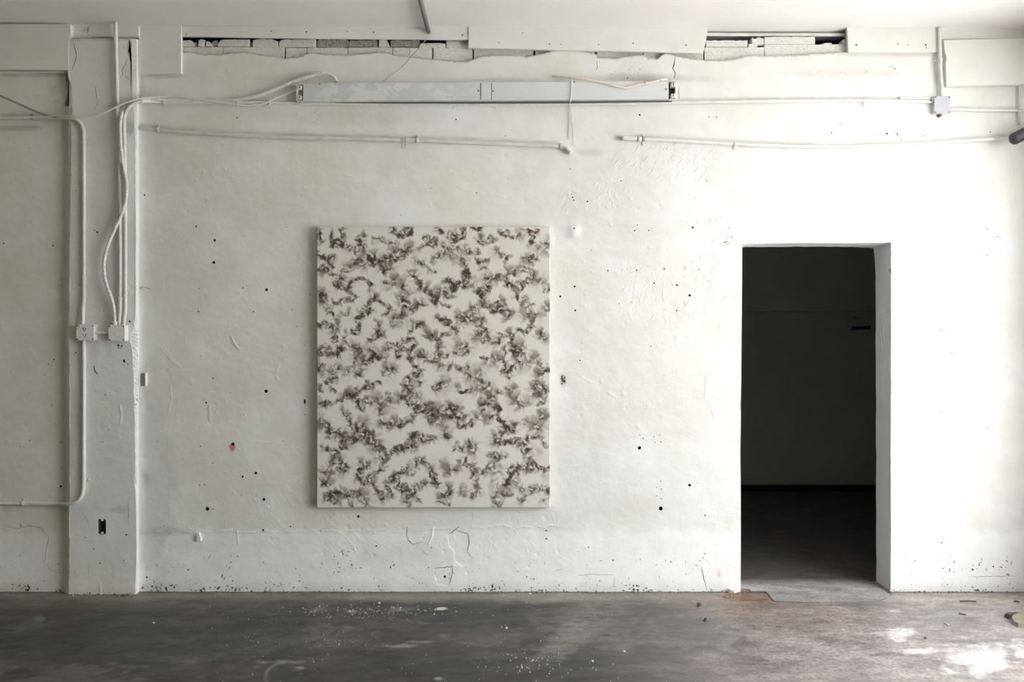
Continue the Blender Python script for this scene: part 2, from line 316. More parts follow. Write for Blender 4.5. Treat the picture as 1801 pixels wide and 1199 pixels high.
def art_density(X, Y):
    """soot density 0..1 of the smoke drawing at photo coordinates X, Y (2-d arrays)"""
    sh = X.shape
    rng = np.random.default_rng(5)
    u1 = fbm(X/13, Y/13, 5, 4); u2 = fbm(X/13, Y/13, 6, 4)
    U = X + 3.0*fbm(X/24, Y/24, 3, 2) + 3.4*u1; V = Y + 3.0*fbm(X/24, Y/24, 4, 2) + 3.4*u2
    D = np.zeros(sh)
    def win(x0, x1, y0, y1):
        c0, c1 = np.searchsorted(X[0], [x0-9, x1+9]); r0, r1 = np.searchsorted(Y[:, 0], [y0-9, y1+9])
        return slice(r0, r1), slice(c0, c1)
    petals = []
    for t, txt in ART.items():
        ox, oy = ART_ORG[t]
        for st in txt.replace('\n', ';').split(';'):
            n = [float(a) for a in st.split()]
            if len(n) < 6: continue
            w = n[0]/7.05*.5; a = n[1]/100.0
            p = np.array(n[2:]).reshape(-1, 2)/7.05 + (ox, oy)
            lo = p.min(0)-w*3; hi = p.max(0)+w*3
            sl = win(lo[0], hi[0], lo[1], hi[1])
            if X[sl].size == 0: continue
            uu = U[sl]; vv = V[sl]
            best = np.full(uu.shape, 1e9); arc = np.zeros(uu.shape); s0 = 0.0
            for q in range(len(p)-1):
                a0 = p[q]; d = p[q+1]-p[q]; L2 = max(d@d, 1e-6); L = L2**.5
                tt = np.clip(((uu-a0[0])*d[0]+(vv-a0[1])*d[1])/L2, 0, 1)
                dx = uu-a0[0]-tt*d[0]; dy = vv-a0[1]-tt*d[1]
                dd = np.hypot(dx, dy)
                m = dd < best
                ang = np.arctan2(dy, dx)
                best = np.where(m, dd, best); arc = np.where(m, s0+tt*L+2.2*w*.6*np.sin(ang), arc)
                m = int(L/.85)+1
                for e in range(m):
                    f = (e+rng.random())/m
                    nn = np.array([d[1], -d[0]])/L
                    o = rng.normal(0, .95*w)
                    petals.append((a0[0]+d[0]*f+nn[0]*o, a0[1]+d[1]*f+nn[1]*o, a, w, np.arctan2(nn[1]*o, nn[0]*o)))
                s0 += L
            feather = 1.0+.55*vnoise(arc/4.2, best/16, 31)+.22*vnoise(arc/1.7, best/12, 32)
            g = .60*a*np.exp(-(best/(2.05*w*np.clip(feather, .35, 2)))**2)
            D[sl] = 1-(1-D[sl])*(1-g)
    rng.shuffle(petals)
    for (x, y, a, w, an) in petals:
        R = rng.uniform(1.6, 4.2) if rng.random() < .55 else rng.uniform(4, 10); th = an+rng.normal(0, .9); hw = rng.uniform(.5, 1.25)
        cx = x-np.cos(th)*R; cy = y-np.sin(th)*R
        sl = win(cx-R-2, cx+R+2, cy-R-2, cy+R+2)
        if X[sl].size == 0: continue
        dx = U[sl]-cx; dy = V[sl]-cy
        r = np.hypot(dx, dy); da = np.abs((np.arctan2(dy, dx)-th+np.pi) % (2*np.pi)-np.pi)
        aw = np.clip(1-(da/hw)**2, 0, 1)
        edge = 1/(1+np.exp(np.clip((r-R)/.2, -30, 30)))
        g = edge*np.exp(-(R-np.minimum(r, R))/(R*rng.uniform(.25, .6)))*aw
        if rng.random() < .36:
            D[sl] *= 1-.75*g
        else:
            D[sl] = 1-(1-D[sl])*(1-g*a*rng.uniform(.22, .72))
    fine = fbm(X/2.2, Y/2.2, 13, 2)
    haze = np.clip(.05+.3*fbm(X/34, Y/34, 15, 3), 0, 1)*.12
    B = D.copy()
    for _ in range(2):
        B[1:-1] = (B[:-2]+2*B[1:-1]+B[2:])/4; B[:, 1:-1] = (B[:, :-2]+2*B[:, 1:-1]+B[:, 2:])/4
    for _ in range(5):
        B[2:-2] = (B[:-4]+2*B[2:-2]+B[4:])/4; B[:, 2:-2] = (B[:, :-4]+2*B[:, 2:-2]+B[:, 4:])/4
    d = np.clip(D*1.36-.02+1.0*(D-B), 0, 1)*(1+.10*fine)
    d = np.clip(d, 0, 1)
    return np.clip(d+haze*(1-d), 0, 1)
# ---------------------------------------------------------------- plaster faces
def ngon(px, py, r, n=9, jag=.12, sx=1.0, sy=1.0):
    a0 = random.random()*6
    return [(px+sx*r*(1+random.uniform(-jag, jag))*math.cos(a0+i*2*math.pi/n), py+sy*r*(1+random.uniform(-jag, jag))*math.sin(a0+i*2*math.pi/n)) for i in range(n)]
def slot(pts, w):
    """thin crack polygon around a polyline, widest inside, w in pixels (number or list)"""
    p = [Vector((a, b)) for a, b in pts]; q = [p[0]]
    for a, b in zip(p[:-1], p[1:]):
        k = max(1, int((b-a).length/5))
        for i in range(1, k+1):
            v = a+(b-a)*i/k
            if not (b is p[-1] and i == k): v = v+Vector((random.uniform(-.8, .8), random.uniform(-.8, .8)))
            q.append(v)
    n = len(q); l, r = [], []
    for i in range(1, n-1):
        d = (q[i+1]-q[i-1]).normalized(); nn = Vector((-d.y, d.x))
        ww = w*.56*(.55+.6*math.sin(math.pi*i/(n-1)))*random.uniform(.65, 1.3)*.5
        l.append(q[i]+nn*ww); r.append(q[i]-nn*ww)
    if n < 3: return None
    return [tuple(v) for v in [q[0]]+l+[q[-1]]+r[::-1]]

def plaster(name, outline, Y, step, holes, feats, colfun, seed, openings=(), depth=.03, edge=.024, xr=None, refine=()):
    """a plaster face at depth Y: outline, holes and openings in photo pixels.
    feats: ('dent',x,y,r,mm) ('ridge',pts,w,mm) ('step',poly,mm) in photo pixels and millimetres"""
    s = (D+Y)/FPX
    rng = np.random.default_rng(seed)
    hs = [h for h in holes if h]
    loops = [list(outline)]+[list(o) for o in openings]+hs
    px0, py0 = np.min(outline, 0); px1, py1 = np.max(outline, 0)
    g = step/s
    gx, gy = np.meshgrid(np.arange(px0+g*.6, px1-g*.5, g), np.arange(py0+g*.6, py1-g*.5, g))
    pts = np.stack([gx.ravel(), gy.ravel()], 1); pts += rng.uniform(-.28*g, .28*g, pts.shape)
    extra = []
    for f in feats:
        if f[0] == 'dent':
            n = int(10+f[3]*5); a = rng.uniform(0, 6.283, n); r = f[3]*1.5*np.sqrt(rng.random(n)); extra.append(np.stack([f[1]+r*np.cos(a), f[2]+r*np.sin(a)], 1))
        else:
            p = np.asarray(f[1], float)
            if f[0] == 'step': p = np.r_[p, p[:1]]
            L = np.r_[0, np.cumsum(np.hypot(*np.diff(p, axis=0).T))]
            n = int(L[-1]/1.3)+2; q = np.linspace(0, L[-1], n)
            c = np.stack([np.interp(q, L, p[:, 0]), np.interp(q, L, p[:, 1])], 1)
            for o in (-1.4, -.5, .5, 1.4): extra.append(c+rng.normal(0, .12, c.shape)+np.array([o, o*.6])*(1 if f[0] == 'step' else f[2]/2))
    if extra:
        e = np.concatenate(extra); pts = np.r_[pts, e]
    keep = in_poly(pts[:, 0], pts[:, 1], outline)
    for o in list(openings)+hs: keep &= ~in_poly(pts[:, 0], pts[:, 1], o)
    pts = pts[keep]
    V, E = [], []
    for lp in loops:
        b = len(V); V += lp; E += [(b+i, b+(i+1) % len(lp)) for i in range(len(lp))]
    allv = [Vector((float(a), float(b))) for a, b in V]+[Vector((a, b)) for a, b in pts.tolist()]
    r = delaunay_2d_cdt(allv, E, [], 0, 1e-5)
    U = np.array([list(v) for v in r[0]]); F = np.array(r[2], np.int32)
    cen = U[F].mean(1)
    ok = in_poly(cen[:, 0], cen[:, 1], outline)
    for o in list(openings)+hs: ok &= ~in_poly(cen[:, 0], cen[:, 1], o)
    F = F[ok]
    def height(x, y):
        u = x*s; v = y*s
        h = .0022*fbm(u*1.7, v*1.7, seed, 3)+.0015*fbm(u*6, v*6, seed+1, 3)+.0005*fbm(u*22, v*22, seed+2, 3)
        for f in feats:
            if f[0] == 'dent':
                m = (np.abs(x-f[1]) < f[3]*3) & (np.abs(y-f[2]) < f[3]*3)
                if m.any():
                    dd = np.hypot(x[m]-f[1], y[m]-f[2])/f[3]; h[m] += f[4]*.001*np.exp(-dd**2*1.2)
            elif f[0] == 'ridge':
                p = np.asarray(f[1]); w = f[2]
                m = (x > p[:, 0].min()-4*w) & (x < p[:, 0].max()+4*w) & (y > p[:, 1].min()-4*w) & (y < p[:, 1].max()+4*w)
                if m.any(): h[m] += f[3]*.001*np.exp(-(poly_dist(x[m], y[m], p)/w)**2)
            else:
                p = np.asarray(f[1])
                m = (x > p[:, 0].min()-4) & (x < p[:, 0].max()+4) & (y > p[:, 1].min()-4) & (y < p[:, 1].max()+4)
                if m.any():
                    dd = poly_dist(x[m], y[m], p, True); sg = np.where(in_poly(x[m], y[m], p), 1, -1)
                    h[m] += f[2]*.001*ss(-.9, .9, dd*sg)
        return h
    hh = height(U[:, 0].copy(), U[:, 1].copy())
    Wd = np.stack([(U[:, 0]-900.5)*s, Y-hh, CH-(U[:, 1]-599.5)*s], 1)
    col = colfun(U[:, 0], U[:, 1], Wd)
    Vs = [Wd]; Fs = [F]; Cs = [col]; Ms = [np.zeros(len(F), int)]; base = len(Wd)
    # sides of holes (raw) and of the outer edge (painted)
    for li, lp in enumerate(loops):
        a = np.array(lp, float)
        hl = height(a[:, 0].copy(), a[:, 1].copy()); n = len(a)
        dp = edge if li <= len(openings) else (depth if len(lp) < 13 else .009)
        x = (a[:, 0]-900.5)*s; z = CH-(a[:, 1]-599.5)*s
        fr = np.stack([x, Y-hl, z], 1); bk = np.stack([x, np.full(n, Y+dp), z], 1)
        Vs += [fr, bk]; cc = colfun(a[:, 0], a[:, 1], fr); Cs += [cc, cc]
        i = np.arange(n); j = (i+1) % n
        q = np.r_[np.stack([base+i, base+j, base+n+j], 1), np.stack([base+i, base+n+j, base+n+i], 1)]
        Fs.append(q); Ms.append(np.full(len(q), 1 if li > len(openings) else 0)); base += 2*n
        if li > len(openings):        # bottom of the hole
            c = bk.mean(0, keepdims=True); Vs.append(c); Cs.append(cc[:1])
            q = np.stack([base-n+i, base-n+j, np.full(n, base)], 1); Fs.append(q); Ms.append(np.full(n, 1)); base += 1
    return mesh_np(name, np.concatenate(Vs), np.concatenate(Fs), [M_PLASTER, M_HOLE], np.concatenate(Cs), True, np.concatenate(Ms))

# holes of the back wall (photo pixel x, y, radius)
HOLES = """377.5 422.5 2.6;376 461.5 2.6;468.6 509.5 2.7;468 687.7 2.9;350 508 1.3;349 548 1.3;345 398 1.6;446 548 1.3;427 506 1.3;374 665 1.4;353.5 626 1;405.5 691 1
254 343 1.5;503.6 399 .9;513 544 1;522 574 1;536.6 607 1;546 518 1;362.5 707.8 1.5;428.5 729 1;409.7 780.6 3.1;352.6 784.6 1.2;498 776 1;374 814 1;427 838 1.8;450 831.5 2.5
350.5 853 1.2;360 852 1.2;464.3 878 2.7;364.7 894.5 3.3;374.5 895 1.3;424.5 870 1;462.8 932 1.9;511 925.6 1.3;536 729 1.2;277 776.6 1;258 1015 1.6;288.5 925 1;417.7 978 1;406 989 1.2;403.5 998 1.2
630 908 2.4;758 963 1.2;960.7 933 1.5;960.7 947 1.5;782.3 1014 2.3;926.5 1014 1.2;1009.5 401.6 1.5;1040 440 1;1069 476 1.4;1119.4 475 1.5;1168.3 472.5 1.5;1229 474 1.1;1010.7 503.7 1.7;985.5 521.4 1.9
1011.6 545.7 1.7;1190.6 501.3 1.8;1182.8 501 .8;1213 519.3 2.2;1150.6 497.7 1.5;1088.5 534 1;1111 532 1;1190 546 1.5;1020 633.7 1.2;1145 609 1;1218.5 400 1.8;1116 405.5 1.4;1141 405 1.2;1120.6 395.6 1
1124.5 787.5 3.1;1125 765 .9;1131 771 1.1;1150 768 1;1160 765 1;1162 777 1.1;1152 778 1;1213 853 2.4;1162 894 3.6;1162 846 1;1155 857 1;1163 860 1.1;1155 872 1;1163 877 1
757 331 1;838 339 1.1;705 378 1;1007 347 1.3;1009 352 1.2;1033 354 1.5;1243 318 1;1260 206 1;1247 206 1;802 210 1.3;1125 202 1.7;1003 297 1;889 239 1;1092 318 1;519 243 1;465 240 .9;417 207 1.2
1573 121 1.2;1568 117 .9;1478 219 1;1462 233 1.2;1560 235 1.5;1578 236 1.3;1624 239 1;1742 232 .9;1668 248 .9;1585 247 .9;1736 402 1;1755 417 1.1;1736 448 1;1654 581 1;1673 621 1;1655 724 1;1736 753 .9;1656 954 1.3;1747 996 1.3;1700 1044 1
35 785 1;52 774 1;107 777 1.1;91 712 1;107 855 1.9;117 708 1.8;22 1028 1.1;95 632 1.3;6 428 1.4;93 432 1.3;85 640 1;109 822 .9;36 924 1.2;114 667 1.2;55 925 1;1035 962 1.2;1078 985 1.4;1180 988 1.2;520 1000 1;588 978 1.1;662 960 1.5;1240 906 1.4""".replace('\n', ';')
wall_holes = [ngon(*[float(a) for a in q.split()], n=9 if float(q.split()[2]) > 1.5 else 6) for q in HOLES.split(';')]
wall_holes.append([(534.5, 702), (537, 703), (537.5, 708), (536, 711), (534.5, 708)])
_chip = ([(986, 656), (989, 659), (992, 657), (993, 664), (996, 668), (995, 674), (998, 679), (993, 682), (990, 676), (992, 671), (988, 668), (986, 662)])
SLOT = [(116, 128), (120, 128), (124.6, 142), (125.8, 187), (114.5, 186), (117, 160)]
CRACKS = [(2.0, [(1187.7, 97), (1185.5, 113), (1183, 120), (1187, 129), (1187, 140)]), (1.3, [(1196, 150), (1193.5, 159), (1195.6, 177)]), (1.0, [(1195, 186), (1191, 194)]),
 (1.0, [(1049, 106), (1050.5, 117), (1047.6, 127)]), (1.6, [(716.4, 924), (715, 941), (719, 951), (726, 957), (741, 952.6)]), (1.2, [(739.6, 963), (745.7, 971.6), (755.5, 977.7)]),
 (1.5, [(786, 940), (795, 935), (809, 924)]), (1.5, [(804, 932.5), (822.6, 938.6), (825, 953), (821.4, 970.4), (831, 981)]), (1.6, [(763, 1001), (765, 999), (796.5, 996), (794.5, 1012), (790, 1029)]),
 (1.3, [(763.5, 1002), (766, 1013)]), (1.5, [(1233, 994), (1236.7, 1013), (1240, 1025), (1244.7, 1038)]), (.9, [(0, 922), (30, 930), (49.5, 924), (72, 928), (85.6, 943), (81, 970), (77.5, 988), (90, 1003), (110, 1009)]),
 (1.4, [(972, 1006), (980, 1003), (991, 1000)]), (1.3, [(855, 965), (857, 972)]), (1.2, [(1104, 930), (1112, 934)]), (1.6, [(296, 977), (303, 973)]), (1.4, [(365, 985), (371, 974)]),
 (1.0, [(720, 1016), (735, 1018)]), (1.3, [(661, 1011), (664, 1004)]), (1.0, [(1012, 1011), (1040, 1010), (1079, 1011)]), (1.0, [(1080, 1012), (1080, 1032)]), (1.1, [(466, 475), (472, 481)]), (.9, [(1700, 1014), (1790, 1013)]),
 (.9, [(829, 896), (832, 912), (829, 918)]), (1.5, [(408, 206), (414, 207)]), (1.3, [(432, 207), (438, 208)])]
wall_cracks = [slot(p, w) for w, p in CRACKS]
DOOR_F = [(1302.5, 1052), (1303, 900), (1302.2, 800), (1304, 640), (1305, 500), (1305.2, 428.5), (1400, 427.3), (1500, 427.6), (1567, 426.2), (1567.2, 600), (1566.5, 800), (1566.8, 950), (1566, 1052)]
RAG = [(319, 91), (328, 90.2), (340, 91.3), (350, 93), (360, 95.3), (372, 94.6), (385, 96.2), (398, 93.8), (410, 92), (425, 92.2), (440, 92.6), (455, 95.6), (468, 97.2), (480, 98.2), (492, 100.8), (500, 102.3), (512, 100.9), (520, 101.4), (532, 98), (540, 94.8), (550, 92.4), (560, 93.6), (575, 95.4), (600, 96.6), (620, 96), (640, 93.6), (655, 92.2), (672, 92), (685, 93.2), (700, 97.2), (720, 99.6), (740, 101.8), (756, 103.4), (775, 104.6), (800, 107.6), (815, 108.4), (825, 107), (840, 101), (852, 98.4), (868, 97.2), (885, 97.6), (900, 96.8), (916, 97.4), (925, 101), (934, 97.4), (950, 95.4), (962, 92.4), (972, 89.6), (985, 88.4), (1000, 88.6), (1020, 89.4), (1035, 91.8), (1046, 94.6), (1052, 97), (1049, 102.4), (1057, 101), (1070, 102.2), (1088, 102.4), (1100, 99.2), (1115, 97.4), (1128, 96), (1134, 97.4), (1140, 102.6), (1158, 103), (1163, 97), (1172, 93.8), (1180, 94.4), (1190, 97.6), (1205, 100.4), (1215, 102.4), (1230, 104), (1245, 105.2), (1262, 105.8), (1280, 105.2), (1292, 104), (1305, 100.2), (1318, 97.4), (1330, 97), (1345, 98.4), (1358, 97.6), (1372, 97.4), (1388, 96.8), (1402, 96.6), (1420, 95.6), (1440, 94.2), (1460, 92.8), (1488, 91.6)]
RAG = [q for (a, b), (a2, b2) in zip(RAG[:-1], RAG[1:]) for n in [max(1, int((a2-a)/2.6))] for q in [(a, b)]+[(a+(a2-a)*i/n, b+(b2-b)*i/n+random.uniform(-.75, .75)) for i in range(1, n)]]+RAG[-1:]
WALL_OUT = [(-95, 1052), (1302.5, 1052)] and [(-95, 1050), (1850, 1050), (1850, 40), (1489, 40)]+[(a, b) for a, b in RAG[::-1]]+[(318, 40), (-95, 40)]

feats = []
def wl(n, x0, x1, y0, y1, kind, *a):
    for _ in range(n):
        x = random.uniform(x0, x1); y = random.uniform(y0, y1)
        if kind == 'stroke':       # trowel scratches: (angle, spread, len, w, mm)
            th = math.radians(a[0]+random.uniform(-a[1], a[1])); L = random.uniform(.4, 1)*a[2]
            p = [(x, y), (x+L*.5*math.cos(th)+random.uniform(-1.5, 1.5), y+L*.5*math.sin(th)+random.uniform(-1.5, 1.5)), (x+L*math.cos(th), y+L*math.sin(th))]
            feats.append(('ridge', p, a[3]*.8, .5*a[4]*random.choice((1, 1, -.6))*random.uniform(.6, 1.2)))
        else: feats.append(('dent', x, y, random.uniform(*a[0]), 1.7*random.uniform(*a[1])))
feats += [('dent', 990, 668, 6, -3), ('dent', 1009, 404, 13, 7), ('dent', 1009, 410, 9, 4), ('dent', 427, 508, 11, -3.5), ('dent', 420, 512, 5, 2.5), ('dent', 431, 525, 4, 2.5), ('dent', 446, 548, 6, 2), ('dent', 374, 665, 6, -2),
 ('dent', 290, 633, 7, -3.5), ('dent', 291, 653, 4, -3), ('dent', 337, 672, 4, 2.5), ('dent', 450, 831, 5, 2), ('dent', 427, 838, 4, 2), ('dent', 258, 720, 8, -4), ('dent', 255, 845, 10, -5), ('dent', 252, 806, 5, -4),
 ('dent', 112, 500, 7, -4), ('dent', 113, 505, 4, -3), ('dent', 1175, 605, 12, -1.5), ('dent', 1192, 590, 5, 3), ('dent', 1218, 400, 5, -2.5), ('dent', 1117, 405, 4, -2), ('dent', 1141, 405, 4, -2),
 ('ridge', [(407, 592), (412, 604), (419, 613)], 1.6, 2.4), ('ridge', [(489, 667), (484, 660), (491, 640)], 1.3, 1.6), ('ridge', [(286, 615), (310, 642)], 1.6, 1.6), ('ridge', [(290, 613), (317, 646)], 1.2, 1.4), ('ridge', [(368, 712), (369, 728), (369, 738)], 2.2, 2.2),
 ('ridge', [(761.6, 926), (760, 943.5), (754, 956)], 1.2, 2.2), ('ridge', [(299, 680), (302, 700), (297, 722)], 1.4, 1.4), ('ridge', [(416, 931), (418, 945), (419, 957)], 1.1, 1.6), ('ridge', [(297, 690), (297, 800), (299, 920)], 1.5, .35),
 ('ridge', [(440, 775), (470, 778), (498, 779)], 1, 1.3), ('ridge', [(1070, 690), (1085, 700)], 1.2, 1.6), ('ridge', [(1020, 660), (1042, 674)], 1, 1.2), ('ridge', [(1243, 655), (1240, 700), (1252, 720), (1256, 735)], 1.4, 1.6),
 ('step', [(786, 940), (804, 932.5), (822.6, 938.6), (825, 953), (821.4, 970.4), (831, 981), (821.4, 990), (813, 996), (798, 984), (799.4, 970.4), (791, 960.6)], -1.7),
 ('step', [(716, 925), (762, 927), (760, 943.5), (754, 956), (741, 953), (726, 957), (719, 951), (715, 941)], 1.4), ('step', [(763, 1000), (796.5, 996), (794.5, 1012), (789.7, 1030), (768, 1027)], -1.2)]
edge = [(250, 937)]+[(250+i*12, 934+random.uniform(-3, 3)-(8 if i > 40 else 0)*min(1, (i-40)/10 if i > 40 else 0)) for i in range(1, 64)]
for i in range(len(edge)-1):
    if random.random() < .72: feats.append(('ridge', [edge[i], edge[i+1]], random.uniform(.9, 1.6), random.uniform(.8, 2.0)))
wl(90, 1070, 1260, 258, 318, 'stroke', -35, 40, 16, 1.0, 2.8)
wl(60, 985, 1110, 320, 372, 'stroke', -60, 60, 9, 1.0, 2.8)
wl(40, 570, 700, 905, 965, 'stroke', 45, 14, 30, 1.0, 1.2)
wl(30, 700, 1000, 905, 960, 'stroke', 80, 40, 18, 1.0, 1.4)
wl(60, 1085, 1260, 450, 560, 'stroke', 100, 35, 16, 1.2, 2.6)
wl(40, 985, 1120, 450, 560, 'stroke', 120, 60, 10, 1.2, 1.5)
wl(50, 250, 560, 690, 960, 'stroke', 60, 60, 16, 1.0, 1.2)
wl(40, 250, 560, 300, 690, 'stroke', 60, 60, 18, 1.0, 1.0)
wl(40, 260, 1180, 195, 330, 'stroke', 60, 80, 22, 1.1, 1.2)
wl(90, 990, 1300, 380, 760, 'dent', (1.5, 4), (-1.6, 1.8))
wl(120, 250, 560, 250, 1030, 'dent', (1.2, 4), (-1.3, 1.5))
wl(60, 560, 1000, 900, 1030, 'dent', (1.2, 4), (-2, 1.5))
wl(70, 320, 1250, 100, 380, 'dent', (1.5, 6), (-1.5, 1.2))
wl(50, 1200, 1790, 100, 420, 'dent', (1.5, 5), (-2, 1.5))
wl(50, 0, 120, 200, 1030, 'dent', (1.5, 5), (-2, 1.5))
wl(50, 1225, 1300, 370, 530, 'stroke', 100, 60, 14, 1.0, 3)

def blob(x, y, cx, cy, rx, ry, soft=.5):
    d = np.hypot((x-cx)/rx, (y-cy)/ry)+.35*fbm(x/40, y/40, 41, 4)
    return 1-ss(1-soft, 1+soft*.6, d)
def wall_col(x, y, Wd):
    n = fbm(x/130, y/130, 21, 5)[:, None]; m = fbm(x/35, y/35, 22, 4)
    warm = np.array([.735, .728, .692]); cool = np.array([.89, .89, .89]); cream = np.array([.79, .745, .685]); white = np.array([.80, .80, .795])
    c = warm+(white-warm)*ss(-.5, .9, n)
    yl = (ss(900, 350, x+120*m[...])*(.75+.25*n[:, 0]))[:, None]; c = c*(1-np.array([.008, .008, .042])*yl)
    low = (ss(-8, 10, (y-934+8*m))*.75+.25*ss(880, 1000, y))[:, None]; c = c*(1-low*.85)+cool*low*.85
    k = blob(x, y, 268, 840, 34, 190, .25)[:, None]*.8; c = c*(1-k)+np.array([.70, .70, .70])*k
    for cx, cy, rx, ry, a in ((800, 340, 80, 50, .6), (1020, 480, 60, 60, .4), (1090, 640, 130, 110, .25), (1190, 500, 90, 60, .5), (1255, 620, 50, 150, .3), (340, 700, 70, 60, .2), (560, 300, 90, 50, .25), (640, 905, 90, 30, .35)):
        k = blob(x, y, cx, cy, rx, ry, .35)[:, None]*a; c = c*(1-k)+cream*k
    k = (blob(x, y, 1206, 168, 18, 30, .8)*.22)[:, None]; c = c*(1-k)+np.array([.78, .66, .56])*k
    k = (blob(x, y, 1265, 1008, 3.2, 8, .8)*.6)[:, None]; c = c*(1-k)+np.array([.75, .38, .20])*k
    k = (blob(x, y, 990, 669, 5, 11, .8)*.5)[:, None]; c = c*(1-k)+np.array([.17, .16, .11])*k
    rg = np.interp(x, [a for a, b in RAG], [b for a, b in RAG]); k = np.clip(ss(2.6, .2, y-rg)*(x > 319)*(x < 1490)*(.75+.3*m), 0, 1)[:, None]; c = c*(1-k)+np.array([.24, .205, .17])*k
    k = (blob(x, y, 408.6, 786.5, 4.8, 6.6, .12)*.95)[:, None]; c = c*(1-k)+np.array([.62, .20, .25])*k
    k = (blob(x, y, 30, 225, 45, 5, .5)*.45)[:, None]; c = c*(1-k)+np.array([.30, .26, .22])*k
    for cx, cy, rx, ry, a in ((1140, 138, 110, 9, .4), (880, 141, 70, 5, .3), (510, 138, 80, 8, .18), (600, 206, 160, 14, .12), (1500, 130, 120, 8, .18), (1040, 268, 26, 7, .22), (700, 975, 70, 25, .12), (1085, 243, 8, 4, .5), (290, 935, 50, 7, .3), (282, 133.5, 42, 4.5, .4), (60, 131, 66, 5, .35), (250, 150, 5, 40, .3), (1580, 96, 90, 3.5, .3), (112, 502, 7, 5, .35), (255, 845, 9, 18, .3)):  # grime smudges, plus contact shade painted in below the boards and beam
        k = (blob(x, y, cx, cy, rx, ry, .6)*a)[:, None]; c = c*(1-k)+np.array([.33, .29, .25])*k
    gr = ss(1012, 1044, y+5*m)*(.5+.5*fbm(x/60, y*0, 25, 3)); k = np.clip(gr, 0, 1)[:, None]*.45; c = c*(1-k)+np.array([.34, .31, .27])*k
    for pth, a in ((((245, 219), (278, 222.5), (340, 227.5), (420, 233), (500, 236.2), (640, 239.2), (740, 241.6), (860, 246), (986, 251.6)), .42), (((1118, 238.6), (1230, 244.2), (1300, 248.4), (1380, 251.6), (1460, 252.8), (1540, 251.2), (1620, 246.8), (1790, 236.6)), .38), (((300, 176), (520, 178), (1190, 176), (1330, 174.4), (1500, 172.6), (1610, 174)), .38), (((0, 202), (100, 202.6)), .4), (((1672, 188.6), (1795, 190.4)), .3)):  # shadow line above each pipe, painted into the wall colour
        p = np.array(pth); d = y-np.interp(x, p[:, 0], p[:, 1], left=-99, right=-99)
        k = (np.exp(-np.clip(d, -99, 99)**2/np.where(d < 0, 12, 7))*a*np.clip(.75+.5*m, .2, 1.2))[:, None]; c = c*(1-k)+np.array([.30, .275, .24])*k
    dirt = .19+.16*m
    dirt = np.maximum(dirt, .38*ss(930, 990, y)+.22*m*ss(930, 990, y)+.16*fbm(x/14, y/14, 28, 2)*ss(930, 990, y)); dirt = np.maximum(dirt, (.47+.38*fbm(x/45, y/30, 26, 3)+.25*fbm(x/9, y/9, 27, 2))*ss(1000, 1040, y))
    dirt = np.maximum(dirt, blob(x, y, 590, 200, 200, 26, .6)*(.36+.25*m)); dirt = np.maximum(dirt, blob(x, y, 1105, 130, 80, 22, .6)*(.40+.3*m)); dirt = np.maximum(dirt, blob(x, y, 1480, 130, 150, 20, .6)*(.33+.25*m))
    dirt = np.maximum(dirt, blob(x, y, 605, 965, 45, 20, .6)*(.52+.3*m)); dirt = np.maximum(dirt, blob(x, y, 1560, 236, 40, 6, .5)*.5)
    dirt = np.maximum(dirt, ss(16, 0, y-np.interp(x, [a for a, b in RAG], [b for a, b in RAG]))*(x > 319)*(x < 1490)*.42)
    dirt = np.maximum(dirt, blob(x, y, 1270, 440, 34, 80, .6)*(.42+.2*m))
    dirt = np.maximum(dirt, blob(x, y, 990, 669, 6, 12, .7)*.95)
    # wear and grime round the drilled holes
    return np.concatenate([np.clip(c*(1+.03*m[:, None]), 0, 1), np.clip(dirt, 0, 1)[:, None]], 1)
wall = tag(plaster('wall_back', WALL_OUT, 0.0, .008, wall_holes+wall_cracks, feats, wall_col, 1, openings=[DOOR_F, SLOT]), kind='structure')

# reveal of the doorway (thickness of the wall)
WT = .205
DOOR_B = [(1307, 1036), (1307, 900), (1307, 800), (1307, 640), (1307, 500), (1307, 435), (1400, 433.6), (1500, 434.2), (1536, 436), (1538.2, 452), (1539.6, 480), (1541, 800), (1541, 1040)]
def reveal():
    fr = [P(a, b, 0) for a, b in DOOR_F]; bk = [P(a, b, WT) for a, b in DOOR_B]
    for i in range(6): bk[i].x = fr[i].x+.004          # hidden side
    bk[0].z = bk[-1].z = -.03
    rows = []
    dens_f, dens_b = [], []
    for i in range(len(fr)-1):
        k = max(1, int((fr[i+1]-fr[i]).length/.03))
        for q in range(k):
            dens_f.append(fr[i].lerp(fr[i+1], q/k)); dens_b.append(bk[i].lerp(bk[i+1], q/k))
    dens_f.append(fr[-1]); dens_b.append(bk[-1])
    n = len(dens_f); m = 7
    V = np.zeros((n, m, 3))
    for j in range(m):
        t = j/(m-1)
        for i in range(n): V[i, j] = dens_f[i].lerp(dens_b[i], t)
    rs = np.random.default_rng(3); V[1:-1, 1:-1] += rs.normal(0, .0012, V[1:-1, 1:-1].shape)
    V[1:-1, -1, 0] += rs.normal(0, .0009, n-2); V[1:-1, -1, 2] += rs.normal(0, .0012, n-2)
    i = np.arange(n-1)[:, None]*m; j = np.arange(m-1)[None]
    F = np.stack([i+j, i+m+j, i+m+j+1, i+j+1], -1).reshape(-1, 4)
    V = V.reshape(-1, 3)
    col = np.zeros((len(V), 4)); col[:, :3] = (.88, .885, .885); col[:, 3] = .2+.1*rs.random(len(V))
    o = mesh_np('door_reveal', V, F, [M_PLASTER], col, True, parent=wall); o['kind'] = 'structure'
reveal()
def core_box(name, x0, x1, y0, y1, z0, z1, mat, par=wall):
    o = from_bm(name, box_bm(x0, x1, y0, y1, z0, z1), mat, par); o['kind'] = 'structure'; return o
